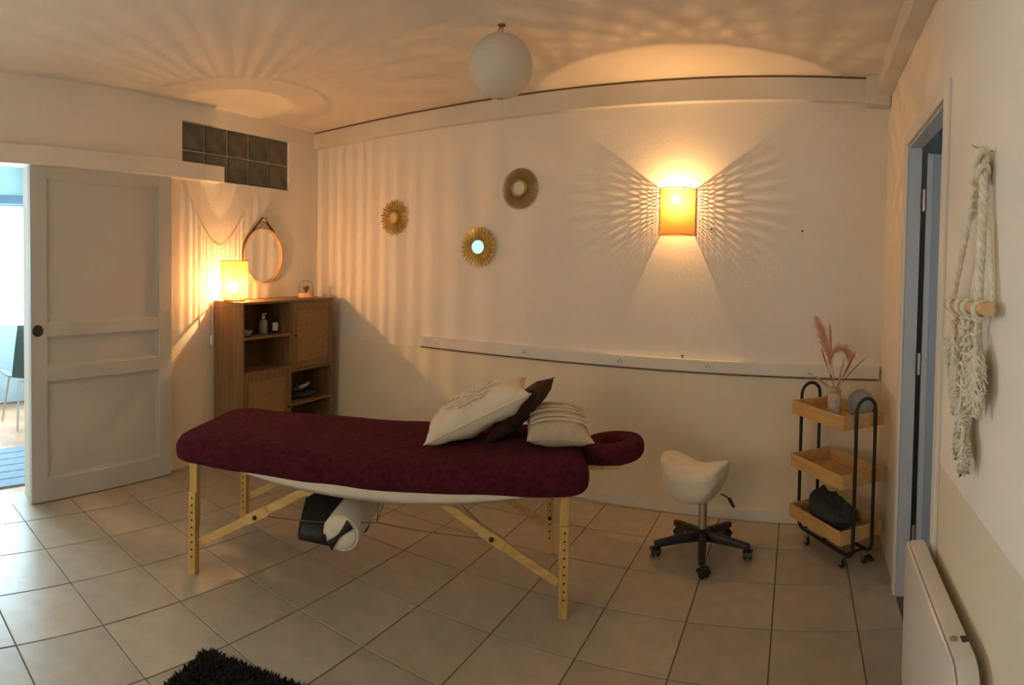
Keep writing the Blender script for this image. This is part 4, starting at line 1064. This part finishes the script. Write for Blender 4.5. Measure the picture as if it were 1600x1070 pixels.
# ------------------------------------------------------------------ cable trunking with sockets
T0, T1 = -2.905, 0.292
tk = thing('cable_trunking', 'long white cable trunking along the back wall', 'trunking', (0, D, 0))
MB().box(T0, T1, -0.046, -0.001, 0.888, 0.962).build('cover', M_trim, tk, bevel=0.004, smooth=0)
for x in (T0, T1): MB().box(x - 0.004, x + 0.004, -0.048, -0.001, 0.886, 0.964).build('end_cap', M_trim, tk, bevel=0.002, smooth=0)
MB().box(T0, T1, -0.018, -0.001, 0.876, 0.888).build('shadow_strip', M_cable, tk, smooth=0)  # brown strip painted in for the shadow under the trunking
names_ = ('socket at the corner end of the cable trunking', 'socket on the trunking above the ivory cushion', 'socket on the trunking above the face cradle', 'socket on the trunking above the saddle stool')
for X_, lab in zip((-2.735, -1.985, -1.297, -0.732), names_):
    so2 = thing('socket', 'grey ' + lab, 'socket', (X_, D - 0.046, 0.926), group='sockets on the trunking')
    MB().box(-0.034, 0.034, -0.003, 0.0, -0.030, 0.030).build('face_plate', M_trim, so2, bevel=0.002, smooth=0)
    MB().lathe([(0.020, 0.0), (0.020, 0.005), (0.017, 0.0055), (0.016, 0.0035), (0.0, 0.0035)], 24, capb=False, capt=False).xf(Matrix.Translation((0, -0.002, 0)) @ Matrix.Rotation(PI / 2, 4, 'X')).build('socket_ring', M_plug, so2)
    for (dx, dz) in ((-0.009, -0.004), (0.009, -0.004), (0.0, 0.010)):
        MB().lathe([(0.0034, 0.0), (0.0034, 0.003)], 10).xf(Matrix.Translation((dx, -0.0045, dz)) @ Matrix.Rotation(PI / 2, 4, 'X')).build('pin_hole', M_hole, so2)
sk = MB().lathe([(0.004, 0.0), (0.004, 0.012), (0.008, 0.014), (0.006, 0.020), (0.0, 0.021)], 12, capt=False).build('screw', M_cable, loc=(-0.90, D - 0.02, 0.9625))
tag(sk, 'small brown screw standing on top of the trunking', 'screw')
for X_, Z_, lab in ((-0.744, 1.759, 'tiny dark screw in the wall just right of the sconce'), (-0.186, 1.758, 'tiny dark screw in the wall towards the right doorway')):
    s2 = MB().lathe([(0.003, 0.0), (0.003, 0.006), (0.006, 0.008), (0.004, 0.011), (0.0, 0.011)], 12, capt=False).xf(Matrix.Rotation(PI / 2, 4, 'X')).build('screw', M_hole, loc=(X_, D, Z_))
    tag(s2, lab, 'screw')

# ------------------------------------------------------------------ macrame hanging on the right wall (local x negative = into the room)
mc = thing('macrame_hanging', 'cream macrame feather hanging on a wooden rod on the right wall', 'wall hanging', OR, AR)
RX = -0.042
MB().tube([(RX, 1.335, 1.432), (RX, 1.45, 1.431), (RX, 1.60, 1.426), (RX, 1.735, 1.424)], 0.0165, 16).build('rod', M_blond, mc)
MB().tube([(0.0, 1.475, 1.825), (-0.045, 1.49, 1.836), (-0.05, 1.50, 1.842)], 0.0022, 6).build('nail', M_chrome, mc)
def rope(name, pts, r, tw=90, strands=3):
    pts = [Vector(p) for p in pts]; L = [0]
    for i in range(len(pts) - 1): L.append(L[-1] + (pts[i + 1] - pts[i]).length)
    n = max(10, int(L[-1] / 0.006)); mb = MB()
    def at(s):
        for i in range(len(pts) - 1):
            if s <= L[i + 1] + 1e-9: return pts[i].lerp(pts[i + 1], (s - L[i]) / max(1e-9, L[i + 1] - L[i]))
        return pts[-1]
    for k in range(strands):
        q_ = []
        for i in range(n + 1):
            s = L[-1] * i / n; p = at(s); a = tw * s + k * 2 * PI / strands
            q_.append(p + Vector((math.cos(a) * r * 0.5, math.sin(a) * r * 0.5, 0)))
        mb.tube(q_, r * 0.62, 6)
    return mb.build(name, M_rope, mc, smooth=180)
TOP = (-0.02, 1.475, 1.815)
rope('hanger_cord', [TOP, (-0.03, 1.505, 1.76), (-0.035, 1.56, 1.66), (RX - 0.005, 1.665, 1.446)], 0.009)
rope('hanger_cord', [TOP, (-0.03, 1.455, 1.76), (-0.035, 1.435, 1.66), (RX - 0.005, 1.405, 1.448)], 0.0115)
rope('hanger_cord', [TOP, (-0.02, 1.47, 1.76), (-0.02, 1.42, 1.62), (-0.02, 1.375, 1.44)], 0.006)
kn = MB()
for (y, z, r) in ((1.475, 1.80, 0.022), (1.50, 1.765, 0.020), (1.46, 1.765, 0.018), (1.525, 1.72, 0.012), (1.535, 1.695, 0.012), (1.545, 1.672, 0.011)):
    kn.tube([(-0.03 + 0.8 * r * math.cos(t * PI / 8), y + r * math.cos(t * PI / 8 + 1), z + r * math.sin(t * PI / 8)) for t in range(16)], r * 0.5, 6, closed=True)
kn.build('knot', M_rope, mc, smooth=180)
for y in (1.40, 1.50, 1.57, 1.665):
    lp_ = MB()
    for dy in (-0.010, 0.0, 0.010): lp_.tube([(RX + 0.019 * math.cos(t * PI / 10), y + dy, 1.428 + 0.020 * math.sin(t * PI / 10)) for t in range(20)], 0.005, 6, closed=True)
    lp_.build('rod_loop', M_rope, mc, smooth=180)
def strand(y, z0, z1, sw=0.012, rk=0.012):
    k = MB(); n = max(2, int((z0 - z1) / 0.024)); pts = [(-0.035, y + sw * math.sin(i * 1.1), lerp(z0, z1, i / n)) for i in range(n + 1)]
    k.tube(pts, 0.006, 6)
    for i, p in enumerate(pts[:-1]): k.tube([(p[0] + rk * 0.8 * math.cos(t * PI / 5), p[1] + rk * math.sin(t * PI / 5), p[2] - 0.006 + 0.006 * math.sin(t * PI / 5 + i)) for t in range(10)], rk * 0.45, 5, closed=True)
    k.build('knotted_strand', M_rope, mc, smooth=180)
strand(1.665, 1.41, 1.36); strand(1.57, 1.41, 1.20); strand(1.52, 1.41, 1.16); strand(1.45, 1.41, 1.34); strand(1.545, 1.22, 1.10, 0.008)
def feather(y, z0, z1, hw_, seed, x=-0.035):
    rr = random.Random(seed); mb = MB(); L = z0 - z1
    n = 190
    for i in range(n):
        f = i / n; sgn = 1 if i % 2 else -1
        env = hw_ * (0.5 + 0.5 * math.sin(PI * min(1, f * 1.05 + 0.18)) ** 0.7) * rr.uniform(0.8, 1.05)
        z = z0 - L * 0.74 * f
        p0 = Vector((x, y, z)); p1 = Vector((x - rr.uniform(-0.008, 0.018), y + sgn * env * 0.65, z - 0.035 * rr.uniform(.7, 1.2))); p2 = Vector((x - rr.uniform(-0.008, 0.012), y + sgn * env, z - L * 0.26 * rr.uniform(0.75, 1.1)))
        mb.tube([p0, p1, p2], [0.0042, 0.0036, 0.0014], 4)
    mb.tube([(x - 0.006, y, z0 + 0.015), (x - 0.008, y, z0 - L * 0.8)], 0.006, 6)
    mb.build('fringe_feather', M_rope, mc, smooth=180)
feather(1.665, 1.365, 1.155, 0.052, 1)
feather(1.435, 1.345, 1.155, 0.070, 2)
feather(1.62, 1.25, 1.135, 0.035, 6)
feather(1.555, 1.20, 1.085, 0.045, 3)
feather(1.575, 1.125, 1.035, 0.034, 4)
feather(1.525, 1.11, 0.995, 0.040, 5)

# switch beside the right doorway
sw = thing('light_switch', 'white light switch beside the right doorway', 'switch', OR, AR)
MB().box(-0.011, 0.0, 1.862, 1.942, 1.225, 1.305).build('face_plate', M_plug, sw, bevel=0.003, smooth=0)
MB().box(-0.015, -0.011, 1.880, 1.924, 1.243, 1.287).build('rocker', M_plug, sw, bevel=0.0015, smooth=0)

# ------------------------------------------------------------------ panel radiator on the right wall
ra = thing('panel_radiator', 'white electric panel radiator low on the right wall', 'radiator', OR, AR)
y0, y1, z0, z1 = 1.335, 2.075, 0.095, 0.605
def radbody():
    prof = rrect((y1 - y0) / 2, (z1 - z0) / 2, 0.055, 8); n = len(prof); vs = []; fs = []
    lev = [(-0.030, 0.006), (-0.034, 0.0), (-0.072, 0.0), (-0.084, 0.004), (-0.090, 0.014)]
    for (x, ins) in lev:
        for (a, b) in prof:
            k = 1 - ins / ((y1 - y0) / 2); k2 = 1 - ins / ((z1 - z0) / 2)
            vs.append((x, (y0 + y1) / 2 + a * k, (z0 + z1) / 2 + b * k2))
    for i in range(len(lev) - 1):
        for j in range(n): fs.append((i * n + j, i * n + (j + 1) % n, (i + 1) * n + (j + 1) % n, (i + 1) * n + j))
    fs.append(tuple(range(n))); fs.append(tuple(range((len(lev) - 1) * n, len(lev) * n)))
    return MB().add(vs, fs)
radbody().build('body', M_rad, ra, smooth=35)
prof = rrect((y1 - y0) / 2 - 0.004, (z1 - z0) / 2 - 0.004, 0.05, 8)
MB().add([(-0.0905 - 0.006 * (1 - (a / ((y1 - y0) / 2)) ** 2), (y0 + y1) / 2 + a * .985, (z0 + z1) / 2 + b * .985) for (a, b) in prof] + [(-0.0885, (y0 + y1) / 2 + a, (z0 + z1) / 2 + b) for (a, b) in prof],
         [tuple(range(len(prof)))] + [(i, (i + 1) % len(prof), len(prof) + (i + 1) % len(prof), len(prof) + i) for i in range(len(prof))]).build('front_panel', M_rad, ra, smooth=30)
MB().lathe([(0.0105, 0.0), (0.0105, 0.003), (0.009, 0.004), (0.0, 0.004)], 24, capb=False, capt=False).xf(Matrix.Translation((-0.068, 1.455, z1))).build('control_button', M_grey, ra)
MB().box(-0.050, -0.034, 1.438, 1.462, z1, z1 + 0.002).build('display', M_dark, ra, smooth=0)
gr = MB()
for i in range(7):
    for j in range(3): gr.box(-0.0925 + 0.004 * j, -0.0900 + 0.004 * j, y0 + 0.012 - 0.0135 + 0.0002 * j, y0 + 0.014, 0.36 + i * 0.022, 0.374 + i * 0.022)
gr.build('side_grille', M_grey, ra, smooth=0)
for y in (y0 + 0.14, y1 - 0.14): MB().box(-0.032, 0.0, y - 0.02, y + 0.02, 0.16, 0.54).build('wall_bracket', M_grey, ra, smooth=0)

# ------------------------------------------------------------------ rug at the lower edge of the picture
d1 = Vector((0.415, -0.91, 0)).normalized(); d2 = Vector((0.91, 0.415, 0)).normalized()
ru = thing('shaggy_rug', 'dark charcoal shaggy rug lying on the tiles in front', 'rug', Vector((-1.975, 1.195, 0)), math.atan2(d2.y, d2.x))
RLX, RLY = 0.95, 0.60
MB().prism([(x + RLX / 2, y - RLY / 2) for x, y in rrect(RLX / 2, RLY / 2, 0.03, 6)], 0.0005, 0.010).build('backing', M_rug, ru, smooth=0)
pl = MB(); rr = random.Random(3)
for i in range(15000):
    x = rr.uniform(0.0, RLX); y = -rr.uniform(0.0, RLY)
    ex = min(x, RLX - x, -y, RLY + y)
    a = rr.uniform(0, 2 * PI); L = rr.uniform(0.008, 0.017); wd = 0.0036
    if ex < 0.02:   # tufts lean outwards at the edge
        cxx = -1 if x == ex else (1 if RLX - x == ex else 0); cyy = 1 if -y == ex else (-1 if RLY + y == ex else 0)
        lx, ly = cxx * 0.010 + rr.uniform(-.006, .006), cyy * 0.010 + rr.uniform(-.006, .006)
    else: lx, ly = rr.uniform(-.014, .014), rr.uniform(-.014, .014)
    c_, s_ = math.cos(a) * wd, math.sin(a) * wd
    pl.add([(x - c_, y - s_, 0.008), (x + c_, y + s_, 0.008), (x + lx * .5 + c_ * .9, y + ly * .5 + s_ * .9, 0.008 + L * 0.6), (x + lx * .5 - c_ * .9, y + ly * .5 - s_ * .9, 0.008 + L * 0.6), (x + lx, y + ly, 0.008 + L)], [(0, 1, 2, 3), (3, 2, 4)])
po = pl.build('pile', M_rug, ru, smooth=0); po['kind'] = 'stuff'

# ------------------------------------------------------------------ next room: mat and chair
mt = thing('doormat', 'blue grey ribbed mat beyond the open doorway', 'mat', OL, AL)
for i in range(6):
    MB().box(-0.42 - i * 0.135, -0.295 - i * 0.135, 0.55, 2.3, -0.012, 0.002).build('rib', M_mat, mt, bevel=0.004, smooth=0)
ch = thing('shell_chair', 'dark green shell chair with steel legs in the next room', 'chair', PL(-1.75, 2.27, -0.012), -1.41)
def shell(a, b):
    x = lerp(-0.22, 0.22, a); e = abs(a * 2 - 1)
    if b < 0.5: t = b / 0.5; y = lerp(-0.22, 0.16, t); z = 0.46 - 0.02 * math.sin(PI * t) + 0.03 * e ** 2
    else:
        t = (b - 0.5) / 0.5; y = 0.16 + 0.09 * math.sin(t * 1.4) ; z = 0.46 + 0.50 * t ** 1.15 + 0.03 * e ** 2 * (1 - t); y -= 0.05 * e ** 2
        x *= 1 - 0.12 * t ** 3
    return (x, y, z)
s_ = MB().grid(shell, 16, 26).build('shell', M_green, ch, smooth=180); md = s_.modifiers.new('t', 'SOLIDIFY'); md.thickness = 0.012
for (sx_, sy_) in ((-1, -1), (1, -1), (-1, 1), (1, 1)):
    MB().tube([(sx_ * 0.15, sy_ * 0.12, 0.445), (sx_ * 0.20, sy_ * 0.19, 0.0)], 0.010, 10).build('leg', M_chrome, ch)
for y in (-0.12, 0.12): MB().tube([(-0.15, y, 0.435), (0.15, y, 0.435)], 0.008, 8).build('seat_support', M_chrome, ch)
